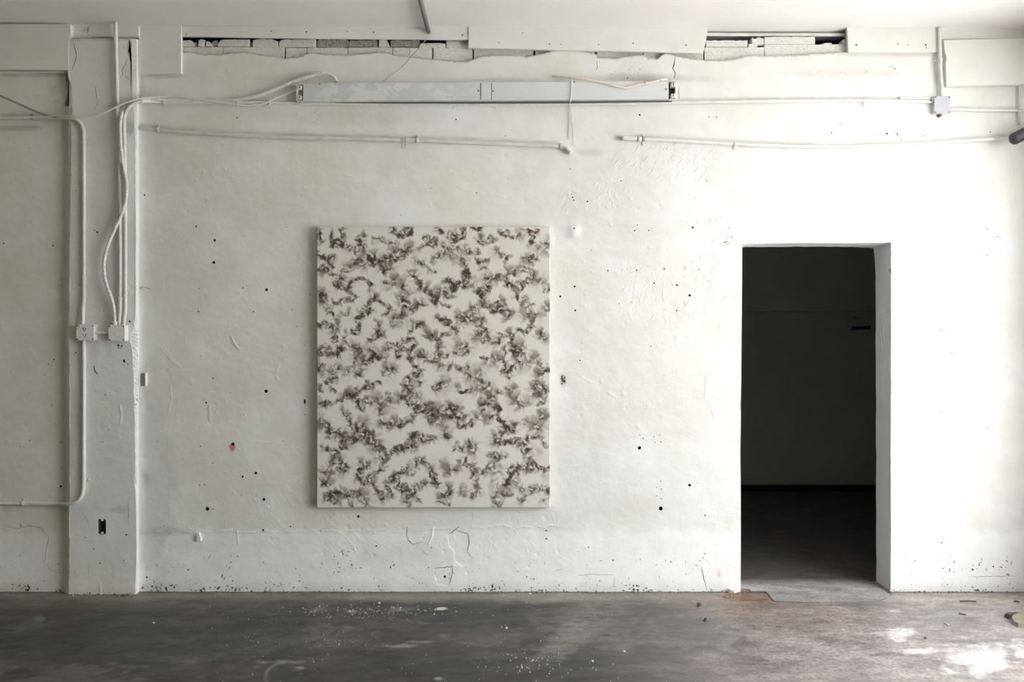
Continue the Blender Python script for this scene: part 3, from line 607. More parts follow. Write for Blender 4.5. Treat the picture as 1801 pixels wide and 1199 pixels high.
xa = P(1303, 0).x-.012; xb = P(1567, 0).x+.012; zt = P(0, 427).z+.012; zc = P(0, 107).z
core_box('masonry_core', -3.5, xa, .036, WT, 0, zc, M_CORE)
core_box('masonry_core', xb, XR+.1, .036, WT, 0, zc, M_CORE)
core_box('masonry_core', xa, xb, .036, WT, zt, zc, M_CORE)
core_box('cavity_back', -3.5, XR+.1, WT-.02, WT, zc, 3.36, M_CAVITY)
# dark ledge on top of the core, seen through the gaps
core_box('cavity_ledge', -3.5, XR+.1, .11, WT-.02, zc, zc+.004, M_CAVITY)

# bricks that show where the plaster has come away
def brick(x0, x1, yt, yb, rough=None, mat=M_BRICKW, Yf=.026, jag=1.0, tl=0, tr=0):
    """yt top and yb bottom edge in pixels; ragged broken top when rough"""
    n = max(3, int((x1-x0)/4)); top = []
    for i in range(n+1):
        x = x0+(x1-x0)*i/n; y = yt+(random.uniform(-1, 1)*rough if rough else random.uniform(-.25, .25))
        if i == 0: y += tl
        if i == n: y += tr
        top.append((x+random.uniform(-.6, .6), y))
    bot = [(x1+random.uniform(-.4, .4), yb), ((x0+x1)/2, yb+random.uniform(-.3, .3)), (x0+random.uniform(-.4, .4), yb)]
    bm = prism_bm(top+bot, Yf, Yf+.095, bev=.0025)
    o = from_bm('brick', bm, mat, wall); return o
L_ = [(310, 391.6, 82.3), (392.6, 500.2, 82.2), (502.2, 539, 84), (540, 611, 83.6), (611.6, 690, 83), (691, 760, 83.4), (761, 831.5, 83.8), (832.5, 938, 84), (941, 1046, 84), (1050, 1130, 84), (1132, 1165, 84), (1168, 1240, 86)]
for a, b, t in L_: brick(a+.3, b-.3, t+.5, 111, .45)
for a, b, t, yb, r, m, tl, tr in ((317, 341, 71, 81.6, 1.6, M_BRICKW, 0, 6), (342, 347, 74, 81.6, 2, M_BRICKR, 2, 0), (348.5, 359, 69.5, 81.6, 1.2, M_BRICKW, 2, 0), (361.5, 373, 73, 81.6, 1, M_BRICKW, 0, 5), (372, 386, 71, 80, 1.5, M_BRICKR, 3, 6), (383, 438.5, 69.5, 81.8, 1.1, M_BRICKW, 9, 0), (444.3, 488, 69.3, 82.4, 2.2, M_BRICKW, 0, 2), (490.5, 554.5, 69.6, 82.8, 1.0, M_BRICKW, 3, 0),
    (557.5, 612, 69.8, 83.6, 1.6, M_BRICKR, 3, 0), (613, 664, 70.5, 82.4, 1.4, M_BRICKR, 3, 0), (666, 684, 69, 82.2, .7, M_BRICKW, 0, 8), (686.4, 738, 71, 82.6, .8, M_BRICKR, 0, 0), (737, 783, 76, 84, .9, M_BRICKW, 3, 0), (784, 824, 71.5, 83.6, .6, M_BRICKW, 0, 0)):
    brick(a, b, t, yb, r, m, .026 if m is M_BRICKW else .034, tl=tl, tr=tr)
for a, b in ((578, 613), (708, 790)):     # mortar left on the bricks
    pass
for a, b, t, yb, r, m in ((1241.5, 1314.5, 71.5, 82.4, 1.6, M_BRICKW), (1316, 1332, 77, 82.5, 1.2, M_BRICKW), (1322.5, 1343.5, 67.5, 78, 2.4, M_BRICKW), (1344.5, 1433.5, 64.6, 77.6, 1.2, M_BRICKW), (1448, 1463, 75.5, 78, .8, M_BRICKW), (1482, 1492, 70, 78, 1.5, M_BRICKW)): brick(a, b, t, yb, r, m)
for a, b, t in ((1236, 1343.6, 83.4), (1344.6, 1487.5, 78.2)): brick(a, b, t, 111, .4)

# ---------------------------------------------------------------- pillar, beam
PY = -.05
PL = [(121.5, 1050), (122.5, 800), (121.6, 600), (123, 400), (125.2, 300), (126, 187), (125.4, 150), (124, 143), (121.5, 140), (119, 120), (121, 90), (121.5, 67.5)]
PR = [(229, 67.5), (232.5, 76), (231, 88), (233.2, 100), (232.8, 118), (233.7, 140), (233.3, 170), (234.6, 185), (236.4, 205), (235.6, 232), (237.8, 240), (238.2, 300), (239.2, 400), (238.6, 480), (238.9, 530), (238.3, 556), (235.8, 566), (236.6, 573), (233.4, 580), (230.6, 590), (229.3, 600), (231.4, 607), (232.4, 618), (233.6, 640), (234.8, 660), (236, 680), (235.2, 690), (237, 705), (236.2, 720), (238, 742), (237.2, 760), (238.4, 800), (237.2, 838), (235.8, 850), (238.8, 862), (239.4, 905), (240.2, 960), (239.4, 1010), (238.2, 1035), (236.6, 1050)]
PIL_OUT = PL[:1]+PR[::-1]+PL[:0:-1]
BOXHOLE = [(172.6, 914), (174, 912.4), (184, 912.4), (186.2, 914.5), (186.4, 937), (184.6, 939.6), (174.4, 939.6), (172.6, 937.5)]
ph = [ngon(*[float(a) for a in q.split()], n=8) for q in '171 408 1.7;183 547 1.1;185 694 1.1;180 777 1;191 755 1.1;208 607 2;214 608 1.6;218 634 2.1;219 636 1.6;228 565 1.6;193 690 .9;166 405 1;133 335 1;225 640 1.1;140 500 1;133 620 1.2;176 990 1.3;165 965 1.1;222 940 1.5;218 985 1.2;150 945 1.1'.split(';')]
pcr = [slot(p, w) for w, p in ((1.7, [(122.8, 72), (130, 76.7), (134, 95), (132.5, 108), (128.4, 116.7), (127, 126)]), (1.0, [(226, 101.7), (215, 123.4), (215, 131), (209, 140)]), (1.2, [(216.8, 131.5), (230, 141)]),
 (1.2, [(171.7, 147.6), (168, 153.4), (171.4, 176.8), (169.2, 186.8), (166.7, 196)]), (1.1, [(227, 870), (225.4, 890), (226, 915), (229, 930)]), (.9, [(140, 898), (152, 910), (157, 925)]), (.9, [(130, 1000), (137, 1020)]), (1.0, [(218, 78), (221, 90)]), (.9, [(156, 990), (157, 1020)]))]
pcr.append([(164.2, 642.7), (165.6, 643), (167, 650), (170.4, 655.4), (174.2, 659.2), (169, 656.6), (165.6, 651)])
pcr.append([(226.4, 70), (229, 74), (230.2, 84), (231.2, 100), (231.7, 120), (231.2, 140), (230.6, 166), (229.9, 150), (230, 130), (229.7, 112), (227.4, 96), (225.4, 90), (227.2, 80)])
pf = [('dent', 205, 610, 6, -3), ('dent', 212, 720, 5, 2), ('dent', 208, 895, 10, -2), ('ridge', [(211, 712), (214, 728), (212, 745)], 1.3, 2), ('ridge', [(176, 1026), (177, 1044)], 1.2, 2)]
for _ in range(45): pf.append(('dent', random.uniform(128, 232), random.uniform(80, 1040), random.uniform(1.3, 4), random.uniform(-1.6, 1.5)))
def pil_col(x, y, Wd):
    m = fbm(x/35, y/35, 52, 4); n = fbm(x/100, y/100, 53, 4)[:, None]
    c = np.array([.775, .775, .765])+.03*n
    k = ss(930, 1000, y)[:, None]*.5; c = c*(1-k)+np.array([.755, .75, .715])*k
    gr = ss(1028, 1050, y+4*m); k = np.clip(gr, 0, 1)[:, None]*.3; c = c*(1-k)+np.array([.34, .31, .27])*k
    k = (blob(x, y, 208, 897, 20, 6, .6)*.3)[:, None]; c = c*(1-k)+np.array([.33, .3, .27])*k
    for cx, cy, rx, ry, a in ((229, 84, 4.5, 14, .5), (229, 226, 6, 14, .4), (131, 212, 4, 10, .3), (207, 187, 22, 7, .25), (124, 200, 5, 20, .3)):
        k = (blob(x, y, cx, cy, rx, ry, .6)*a)[:, None]; c = c*(1-k)+np.array([.27, .24, .21])*k
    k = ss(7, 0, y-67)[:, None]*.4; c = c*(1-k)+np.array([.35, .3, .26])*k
    dirt = .17+.1*m
    dirt = np.maximum(dirt, (.66+.3*fbm(x/22, y/22, 54, 3))*ss(1032, 1048, y)); dirt = np.maximum(dirt, blob(x, y, 208, 608, 14, 6, .5)*.55)
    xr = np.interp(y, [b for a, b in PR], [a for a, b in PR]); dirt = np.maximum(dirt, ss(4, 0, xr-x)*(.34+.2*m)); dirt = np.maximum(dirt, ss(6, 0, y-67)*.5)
    return np.concatenate([np.clip(c, 0, 1), np.clip(dirt, 0, 1)[:, None]], 1)
pillar = tag(plaster('pillar', PIL_OUT, PY, .006, ph+pcr, pf, pil_col, 5, openings=[BOXHOLE]), kind='structure')
def pillar_side():
    """the broken return face of the pillar, daylight side"""
    ys = np.arange(67.5, 1052, 2.2); rs = np.random.default_rng(8)
    xf = np.interp(ys, [b for a, b in PR], [a for a, b in PR])
    cols = []
    back = P(0, 0, 0)
    brk = ss(560, 590, ys)*ss(730, 690, ys)
    prof = [(0, xf, PY), (1, np.maximum(xf+.8, 240.6-2.6*brk+rs.normal(0, .5, len(ys))*(.25+brk)), PY+.006), (2, np.maximum(xf+1.6, 242.2+rs.normal(0, .3, len(ys))*(.3+brk)), PY+.017-.004*brk), (3, np.full(len(ys), 243.3)+rs.normal(0, .25, len(ys)), PY+.03), (4, np.full(len(ys), 244.6), .004)]
    V = []
    for k, x, Y in prof:
        s = (D+Y)/FPX; s0 = (D+PY)/FPX
        V.append(np.stack([(x-900.5)*s, np.full(len(ys), Y)+(rs.normal(0, .0016, len(ys)) if 0 < k < 4 else 0), CH-(ys-599.5)*s0], 1))
    V = np.stack(V, 1); n, m = V.shape[:2]
    i = np.arange(n-1)[:, None]*m; j = np.arange(m-1)[None]
    F = np.stack([i+j, i+j+1, i+m+j+1, i+m+j], -1).reshape(-1, 4)
    col = np.zeros((n, m, 4)); col[..., :3] = (.80, .80, .795); col[..., 3] = .2
    g = np.clip(.5*ss(560, 600, ys)*ss(760, 690, ys)+.34*ss(690, 720, ys)*ss(860, 800, ys)+.35*ss(1000, 1045, ys)+.42*ss(190, 90, ys), 0, 1)[:, None]
    col[..., 3] = np.clip(.22+g*np.array([.15, .42, .52, .2, .1]), 0, 1)
    o = mesh_np('broken_edge', V.reshape(-1, 3), F, [M_PLASTER], col.reshape(-1, 4), False, parent=pillar); o['kind'] = 'structure'
    # plaster fillet that runs the pillar out into the wall on its far side
    yy = np.arange(189, 1051, 7.0); tt = np.linspace(0, 1, 9); e = tt*tt*(3-2*tt)
    V = np.zeros((len(yy), 9, 3)); s0 = (D+PY)/FPX
    for k in range(9):
        Y = PY*(1-e[k])+.004*e[k]; xx = np.interp(yy, [b for a, b in PL[::-1]], [a for a, b in PL[::-1]])
        V[:, k, 0] = (xx+.2-900.5)*s0-.075*tt[k]; V[:, k, 1] = Y; V[:, k, 2] = CH-(yy-599.5)*s0
    V[:, 1:-1, 1] += rs.normal(0, .0008, V[:, 1:-1, 1].shape)
    i = np.arange(len(yy)-1)[:, None]*9; j = np.arange(8)[None]
    F2 = np.stack([i+j, i+9+j, i+9+j+1, i+j+1], -1).reshape(-1, 4)
    cc = np.zeros((len(yy)*9, 4)); cc[:, :3] = (.74, .735, .715); cc[:, 3] = .18
    o3 = mesh_np('plaster_fillet', V.reshape(-1, 3), F2, [M_PLASTER], cc, True, parent=pillar); o3['kind'] = 'structure'
    # left return, hidden from the front
    a = P(121.5, 1050, PY); b = P(121.5, 67.5, PY)
    o2 = from_bm('pillar_return', box_bm(a.x-.001, a.x+.03, PY+.004, 0, 0, b.z), M_ROOM, pillar); o2['kind'] = 'structure'
pillar_side()
BY = -.054
bm = prism_bm([(-95, 42), (-95, 122.5), (60, 121.6), (119.5, 123), (119.8, 140), (123.6, 142.5), (121, 118), (119.6, 90), (121.4, 66.4), (124, 60), (124, 42)], BY, .003, bev=.0015)
tag(from_bm('beam', bm, M_BOARD), kind='structure')
bm = prism_bm([(-95, 125.4), (-95, 127.4), (112, 127.2), (112, 125.6)], -.03, .003); tag(from_bm('beam_strip', bm, M_BOARD), kind='structure')
bm = prism_bm([(121.6, 42), (121.6, 66.6), (150, 66.9), (182, 65.6), (205, 66.8), (246, 66), (246, 42)], -.022, .003, bev=.0015)
tag(from_bm('beam', bm, M_BOARD), kind='structure')
bm = prism_bm([(155.5, 48.5), (199, 47.2), (244.4, 47.6), (244.4, 64.6), (200, 64.2), (162, 65), (160, 60.5), (155, 60)], -.028, -.021, bev=.0015); tag(from_bm('beam_patch', bm, M_BOARD), kind='structure')

# ---------------------------------------------------------------- room shell
def quad_struct(name, x0, x1, y0, y1, z0, z1, mat):
    return tag(from_bm(name, box_bm(x0, x1, y0, y1, z0, z1), mat), kind='structure')
YB = -8.0; XL = -5.4
def ceiling():
    nx = 40; V = []; F = []
    for X in (XL-.1, -3.0, 0.0, 1.2, XR+.2):
        z = np.interp(X, [-5.4, -3, 0, 1.2, 3.2], [3.325, 3.3155, 3.2995, 3.2975, 3.2975])
        for Y in (YB-.1, WT): V += [(X, Y, z), (X, Y, z+.12)]
    for i in range(4):
        a = i*4; b = a+4
        F += [(a, a+2, b+2, b), (a+1, b+1, b+3, a+3), (a+2, a+3, b+3, b+2), (a, b, b+1, a+1)]
    F += [(0, 1, 3, 2), (16, 18, 19, 17)]
    me = bpy.data.meshes.new('ceiling'); me.from_pydata(V, [], F); return link('ceiling', me, M_CEIL)
tag(ceiling(), kind='structure')
M_FARROOM = mat_flat('far_room_tan', (.37, .325, .175), .9)
quad_struct('wall_left', XL-.1, XL, YB, .2, 0, 3.33, M_FARROOM)
quad_struct('wall_front', XL, XR, YB-.1, YB, 0, 3.33, M_FARROOM)
wr = quad_struct('wall_right', XR, XR+.22, DOOR_Y1, .2, 0, 3.33, M_ROOM)
quad_struct('corner_shade_block', XR, XR+.22, DOOR_Y1-.65, DOOR_Y1, 0, .5, M_ROOM)  # unseen low block, added to shade the lower right corner
quad_struct('wall_right', XR, XR+.22, YB, DOOR_Y0, 0, 3.33, M_ROOM)
quad_struct('wall_right', XR, XR+.22, DOOR_Y0, DOOR_Y1, DOOR_Z1, 3.33, M_ROOM)
quad_struct('wall_back_extension', XL, -3.28, 0, .2, 0, 3.33, M_ROOM)
quad_struct('ground', XR+.22, XR+30, -30, 22, -.06, -.02, mat_flat('yard_concrete', (.5, .49, .47), .9))
# store room behind the doorway
M_STORE = mat_paint('store_wall_paint', (.60, .60, .555), .85, .03, .0005, scale=3)
SY = 3.12
quad_struct('storeroom_wall', -.6, 5.2, SY, SY+.1, -.02, 2.9, M_STORE)
quad_struct('storeroom_wall', -.7, -.6, WT+.001, SY, -.02, 2.9, M_STORE)
quad_struct('storeroom_wall', 5.2, 5.3, WT, SY+.1, -.06, 2.98, M_STORE)
quad_struct('storeroom_wall', XR+.22, 5.3, WT-.02, WT, -.06, 2.98, M_STORE)
quad_struct('storeroom_ceiling', -.7, 5.3, WT+.001, SY+.1, 2.9, 2.98, M_STORE)
a = P(0, 549, SY-.008); b = P(0, 547, SY-.008)
quad_struct('storeroom_wall_panel', -.6, 5.2, SY-.03, SY, .09, a.z, M_STORE)
quad_struct('storeroom_wall_panel', -.6, 5.2, SY-.03, SY, b.z, 2.9, M_STORE)
quad_struct('storeroom_baseboard', -.6, 5.2, SY-.05, SY, .0, .06, mat_flat('black_base', (.02, .02, .02), .7))
# ---------------------------------------------------------------- floor
def mat_floor():
    t = NT('worn_concrete_floor', .5, spec=.45)
    at = t.n('VertexColor'); at.layer_name = 'col'
    n1 = t.noise(55, 5, .65); n2 = t.noise(240, 3, .6)
    c = t.mix(1.0, at.outputs['Color'], t.ramp(n1, [(.3, (.62, .62, .63)), (.5, (1, 1, 1)), (.70, (1.34, 1.32, 1.29))]), 'MULTIPLY')
    tc = t.n('TexCoord'); mp = t.n('Mapping'); mp.inputs['Rotation'].default_value = (0, 0, .30); mp.inputs['Scale'].default_value = (4.5, 13, 1); t.l(tc.outputs['Object'], mp.inputs['Vector'])
    s1 = t.noise(1.0, 9, .68, mp.outputs[0], .6)
    c = t.mix(1.0, c, t.ramp(s1, [(.30, (.60, .61, .63)), (.46, (.94, .94, .94)), (.58, (1.08, 1.07, 1.06)), (.72, (1.6, 1.55, 1.5))]), 'MULTIPLY')
    thr = t.math('MULTIPLY_ADD', at.outputs['Alpha'], -.42, .80)
    fl = t.mapr(t.math('SUBTRACT', t.noise(130, 2, .5), thr), 0.0, .02)
    t.color(t.mix(fl, c, (.62, .60, .57)))
    t.l(t.ramp(n1, [(.3, (.42,)*3), (.7, (.62,)*3)]), t.b.inputs['Roughness'])
    t.bump(t.math('ADD', t.math('MULTIPLY', n1, .8), t.math('MULTIPLY', n2, .2)), .0018, .7)
    return t.m
M_FLOOR = mat_floor()
def project(X, Y, Z=0.0):
    d = np.maximum(D+Y, .3); return 900.5+X/d*FPX, 599.5+(CH-Z)/d*FPX
def floor_col(X, Y):
    """paint, stains and wear of the slab plus painted-in light, laid out in plan"""
    px, py = project(X, np.minimum(Y, 3.2))
    n = fbm(X*1.3, Y*2.2, 61, 5); m = fbm(X*5, Y*7, 62, 5); q = fbm(X*16, Y*22, 63, 4)
    base = np.array([.064, .058, .053]); dk = np.array([.045, .043, .042]); lt = np.array([.115, .106, .099])
    k = ss(-.1, .5, n+.5*m)[:, None]; c = base*(1-k)+dk*k
    c = c*np.clip(1+.55*fbm(X*3+Y, Y*9-X*1.2, 74, 5)+.3*fbm(X*9+Y*3, Y*22-X*3, 75, 4), .45, 1.9)[:, None]
    k = ss(.15, .7, -n+.6*m+.35*q)[:, None]; c = c*(1-k)+lt*k
    def st(a, colr, soft=None):
        nonlocal c
        k = np.clip(a, 0, 1)[:, None]; c = c*(1-k)+np.array(colr)*k
    def el(cx, cy, rx, ry, soft=.4, nz=.4):
        d = np.hypot((px-cx)/rx, (py-cy)/ry)+nz*fbm(px/28, py/11, 64, 4)
        return 1-ss(1-soft, 1+soft*.6, d)
    right = ss(1000, 1500, px)
    st(right*(.75+.35*m), (.37, .33, .32))  # stronger light on the right side, painted in as a paler tone
    # bare strip along the wall where the old coating stops
    wdt = .080+.030*fbm(X*2.5, X*0, 65, 4)
    strip = ss(-wdt*1.9-.06, -wdt, Y+.012*m)*(.65+.35*n)
    st(strip*1.5, (.23, .205, .175)); st(el(150, 1062, 300, 10, .8)*.45, (.20, .18, .16)); st(el(1000, 1050, 350, 9, .8)*.4, (.28, .26, .24))
    # filled trench running out from the wall
    t = (py-1042)/130.0; cx = 1100-150*np.clip(t, 0, 1.3)**.9; hw = 52-18*np.clip(t, 0, 1)
    tr = (1-ss(.55, 1.1, np.abs(px-cx)/hw+.3*m))*ss(-.05, .02, t)*(1-ss(.75, 1.1, t+.15*m))
    st(tr*(.50+.35*q+.3*m), (.20, .185, .168)); st(tr*ss(.2, .6, q+.3*m)*.6, (.13, .122, .112))
    for cx, cy, rx, ry, a, cl in ((1320, 1052, 46, 14, .8, (.21, .115, .085)), (1300, 1068, 70, 22, .6, (.25, .185, .155)), (1420, 1085, 130, 30, .45, (.24, .195, .165)), (1120, 1080, 60, 16, .5, (.085, .085, .088)), (1230, 1120, 90, 22, .5, (.105, .105, .112)), (480, 1130, 90, 18, .6, (.055, .055, .056)), (180, 1110, 110, 16, .5, (.06, .058, .057)), (80, 1140, 60, 14, .5, (.056, .055, .054)), (330, 1150, 90, 14, .45, (.056, .055, .055)),
        (1650, 1075, 90, 16, .45, (.21, .205, .205)), (1690, 1100, 80, 14, .4, (.19, .187, .187)), (1582, 1114, 34, 9, 1.0, (.60, .585, .57)), (1568, 1117, 18, 6, .7, (.52, .51, .49)), (1612, 1143, 36, 6, .9, (.55, .53, .52)), (1725, 1158, 60, 25, .95, (.60, .58, .57)), (1700, 1140, 50, 9, .5, (.42, .40, .39)), (1795, 1140, 14, 22, .7, (.50, .48, .47)), (1340, 1109, 16, 4, .5, (.4, .38, .36)), (1650, 1050, 150, 12, .6, (.42, .40, .37)), (1350, 1047, 30, 7, .5, (.3, .24, .2)),
        (70, 1087, 13, 4, .8, (.22, .21, .2)), (198, 1165, 12, 3, .6, (.19, .18, .17)), (235, 1170, 26, 3, .5, (.17, .16, .15)), (320, 1128, 30, 7, .35, (.15, .14, .135)), (500, 1162, 40, 4, .6, (.26, .25, .23)), (528, 1173, 10, 4, .85, (.34, .33, .31)), (700, 1135, 38, 3, .8, (.26, .245, .22)), (740, 1128, 16, 3, .6, (.26, .245, .22)), (560, 1071, 14, 4, .5, (.3, .29, .27)), (616, 1074, 22, 3, .7, (.34, .33, .31)), (710, 1070, 24, 5, .5, (.28, .27, .25)), (778, 1069, 9, 2.4, 1, (.6, .58, .55)), (780, 1118, 10, 4, .5, (.22, .19, .17)), (890, 1130, 20, 8, .4, (.13, .105, .098)), (860, 1120, 70, 20, .4, (.10, .082, .078)), (770, 1192, 8, 3, .7, (.32, .31, .29)), (1575, 1073, 10, 3, .6, (.5, .48, .46))):
        st(el(cx, cy, rx, ry, .6, .75)*a, cl)
    ring = np.abs(np.hypot((px-505)/38, (py-1190)/26)-1); st((1-ss(.02, .10, ring+.04*q))*(px < 500)*.5, (.3, .28, .25))
    jn = np.abs(Y+.012)-.004; st((1-ss(0, .02, jn+.01*m))*.8, (.09, .08, .07))
    al = .05+.12*m+.25*el(650, 1075, 150, 14, .7)+.2*el(560, 1120, 300, 40, .8)+.18*el(930, 1160, 120, 24, .7)
    c = c*(1+.10*q[:, None])
    return np.concatenate([np.clip(c, .01, .9), np.clip(al, 0, 1)[:, None]], 1)
def floor_grid(name, xs, ys, z=0.0, hfun=None):
    Xg, Yg = np.meshgrid(xs, ys); X = Xg.ravel(); Y = Yg.ravel()
    h = .0012*fbm(X*3, Y*3, 66, 3)+.0006*fbm(X*14, Y*14, 67, 3) if hfun is None else hfun(X, Y)
    V = np.stack([X, Y, np.full(len(X), z)+h], 1); m = len(xs); n = len(ys)
    i = np.arange(n-1)[:, None]*m; j = np.arange(m-1)[None]
    F = np.stack([i+j, i+j+1, i+m+j+1, i+m+j], -1).reshape(-1, 4)
    return mesh_np(name, V, F, [M_FLOOR], floor_col(X, Y), True)
ys = np.r_[np.linspace(YB, -1.5, 12)[:-1], np.arange(-1.5, .22, .008)]
xs = np.r_[np.linspace(XL, -2.9, 10)[:-1], np.arange(-2.9, 3.0, .008), np.linspace(3.0, XR+.22, 6)]
def fh(X, Y):
    px, py = project(X, Y)
    t = (py-1042)/130.0; cx = 1100-150*np.clip(t, 0, 1.3)**.9
    tr = np.exp(-((px-cx)/34)**2)*ss(-.05, .05, t)*(1-ss(.8, 1.1, t))
    return .0012*fbm(X*3, Y*3, 66, 3)+.0006*fbm(X*14, Y*14, 67, 3)+tr*(.0025*fbm(X*18, Y*30, 68, 3)-.002)-.0022
tag(floor_grid('floor', xs, ys, 0, fh), kind='structure')
# threshold and store-room slab, one finger higher, its front corner broken off
def slab():
    def G(px, py):          # photo pixel -> floor point at slab height
        d = (CH-.012)*FPX/(py-599.5); return ((px-900.5)*d/FPX, d-D)
    o = [G(1301, 1031.5), G(1310, 1032.4), G(1318.6, 1033.2), G(1321, 1037), G(1332, 1036.6), G(1345, 1037.3), G(1349.5, 1039), G(1353, 1043), G(1356, 1048), G(1360.5, 1053.2), G(1372, 1054.4), G(1400, 1055), G(1440, 1055.6), G(1480, 1055.2), G(1520, 1055.8), G(1545, 1054.6), G(1556, 1049.5), G(1566, 1043.5)]
    xl, xr_ = o[0][0]-.004, o[-1][0]
    out = o+[(xr_, WT), (5.2, WT), (5.2, SY), (-.6, SY), (-.6, WT), (xl, WT)]
    gx, gy = np.meshgrid(np.arange(1.2, 2.4, .016), np.arange(-.3, SY, .016)); pts = np.stack([gx.ravel(), gy.ravel()], 1)
    pts = pts[in_poly(pts[:, 0], pts[:, 1], out)]
    n = len(out)
    r = delaunay_2d_cdt([Vector(p) for p in out]+[Vector(p) for p in pts.tolist()], [(i, (i+1) % n) for i in range(n)], [], 0, 1e-6)
    U = np.array([list(v) for v in r[0]]); F = np.array(r[2], np.int32); c = U[F].mean(1); F = F[in_poly(c[:, 0], c[:, 1], out)]
    V = np.c_[U, np.full(len(U), .004)+.0008*fbm(U[:, 0]*8, U[:, 1]*8, 70, 3)]
    a = np.array(out); k = len(V); nn = len(a); V = np.r_[V, np.c_[a, np.full(nn, .004)], np.c_[a, np.full(nn, -.03)]]
    i = np.arange(nn); j = (i+1) % nn
    F = np.r_[F, np.stack([k+i, k+j, k+nn+j], 1), np.stack([k+i, k+nn+j, k+nn+i], 1)]
    X, Y = V[:, 0], V[:, 1]; m = fbm(X*6, Y*8, 71, 5); nz = fbm(X*2, Y*2, 72, 4)
    c = np.array([.36, .345, .33])+.09*m[:, None]+.05*fbm(X*25, Y*40, 73, 3)[:, None]
    k2 = ss(.10, .26, Y+.05*m)[:, None]; c = c*(1-k2)+(np.array([.10, .092, .085])+.03*m[:, None])*k2  # falloff of the doorway light painted into the slab, darker further in
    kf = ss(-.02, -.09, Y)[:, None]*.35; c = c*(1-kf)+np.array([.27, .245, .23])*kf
    k3 = (np.exp(-((X-1.36)/.09)**2-((Y-.02)/.09)**2)*(.6+.5*m))[:, None]; c = c*(1-np.clip(k3, 0, 1))+np.array([.62, .61, .59])*np.clip(k3, 0, 1)
    k4 = (1-ss(.2, .5, np.hypot((X-1.78)/.10, (Y+.02)/.035)+.3*m))[:, None]*.7; c = c*(1-k4)+.6*k4
    c[k:] = c[k:]*.25+np.array([.13, .115, .105])*.6
    col = np.c_[np.clip(c, .01, .9), np.full(len(V), .06)]
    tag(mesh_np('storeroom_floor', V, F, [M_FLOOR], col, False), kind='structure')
slab()
# ---------------------------------------------------------------- painting
def painting():
    Yf = -.048; a = P(557, 892.6, Yf); b = P(967.6, 398.6, Yf)
    w = b.x-a.x; h = b.z-a.z
    R = root('painting', (a.x+w/2, -.012, a.z), 'large upright canvas painted with brown-grey smoky curls on off-white', 'painting')
    nx, ny = 500, 602
    px, py = np.meshgrid(np.linspace(557, 967.6, nx), np.linspace(398.6, 892.6, ny))
    d = art_density(px, py).ravel()[:, None]
    c0 = np.array([.69, .675, .625]); c1 = np.array([.047, .037, .030]); c2 = np.array([.262, .226, .196])
    col = np.where(d < .55, c0+(c2-c0)*(d/.55), c2+(c1-c2)*((d-.55)/.45))
    X = np.linspace(0, w, nx); Z = np.linspace(h, 0, ny); Xg, Zg = np.meshgrid(X, Z)
    # rounded canvas edge
    e = np.minimum.reduce([Xg, w-Xg, Zg, h-Zg]); rr = .0035
    yy = np.where(e < rr, rr-np.sqrt(np.maximum(rr**2-(rr-e)**2, 0)), 0)
    V = np.stack([Xg.ravel()-w/2, np.full(nx*ny, Yf)+yy.ravel()+.012+.0004*fbm(Xg.ravel()*3, Zg.ravel()*3, 90, 2), Zg.ravel()], 1)
    i = np.arange(ny-1)[:, None]*nx; j = np.arange(nx-1)[None]
    F = np.stack([i+j, i+nx+j, i+nx+j+1, i+j+1], -1).reshape(-1, 4)
    t = NT('smoked_canvas', .6, spec=.3); at = t.n('VertexColor'); at.layer_name = 'col'
    t.color(at.outputs['Color']); t.bump(t.noise(700, 2), .0002, .5)
    mesh_np('canvas', V, F, [t.m], np.c_[col, np.ones(len(col))], True, parent=R)
    m = mat_flat('canvas_side', (.74, .725, .68), .7)
    bm = bmesh.new(); y0 = Yf+.012+.0035; y1 = 0
    for x0, x1, z0, z1 in ((-w/2, -w/2+.04, 0, h), (w/2-.04, w/2, 0, h), (-w/2+.04, w/2-.04, 0, .04), (-w/2+.04, w/2-.04, h-.04, h)): 
        b2 = box_bm(x0, x1, y0, y1, z0, z1); from_bm('stretcher_bar', b2, m, R)
    # wedge cleats that stand the frame off the wall
    for x in (-.35, .35): from_bm('hanging_cleat', box_bm(x-.05, x+.05, y1-.001, .0125, h-.10, h-.041), m, R)
painting()

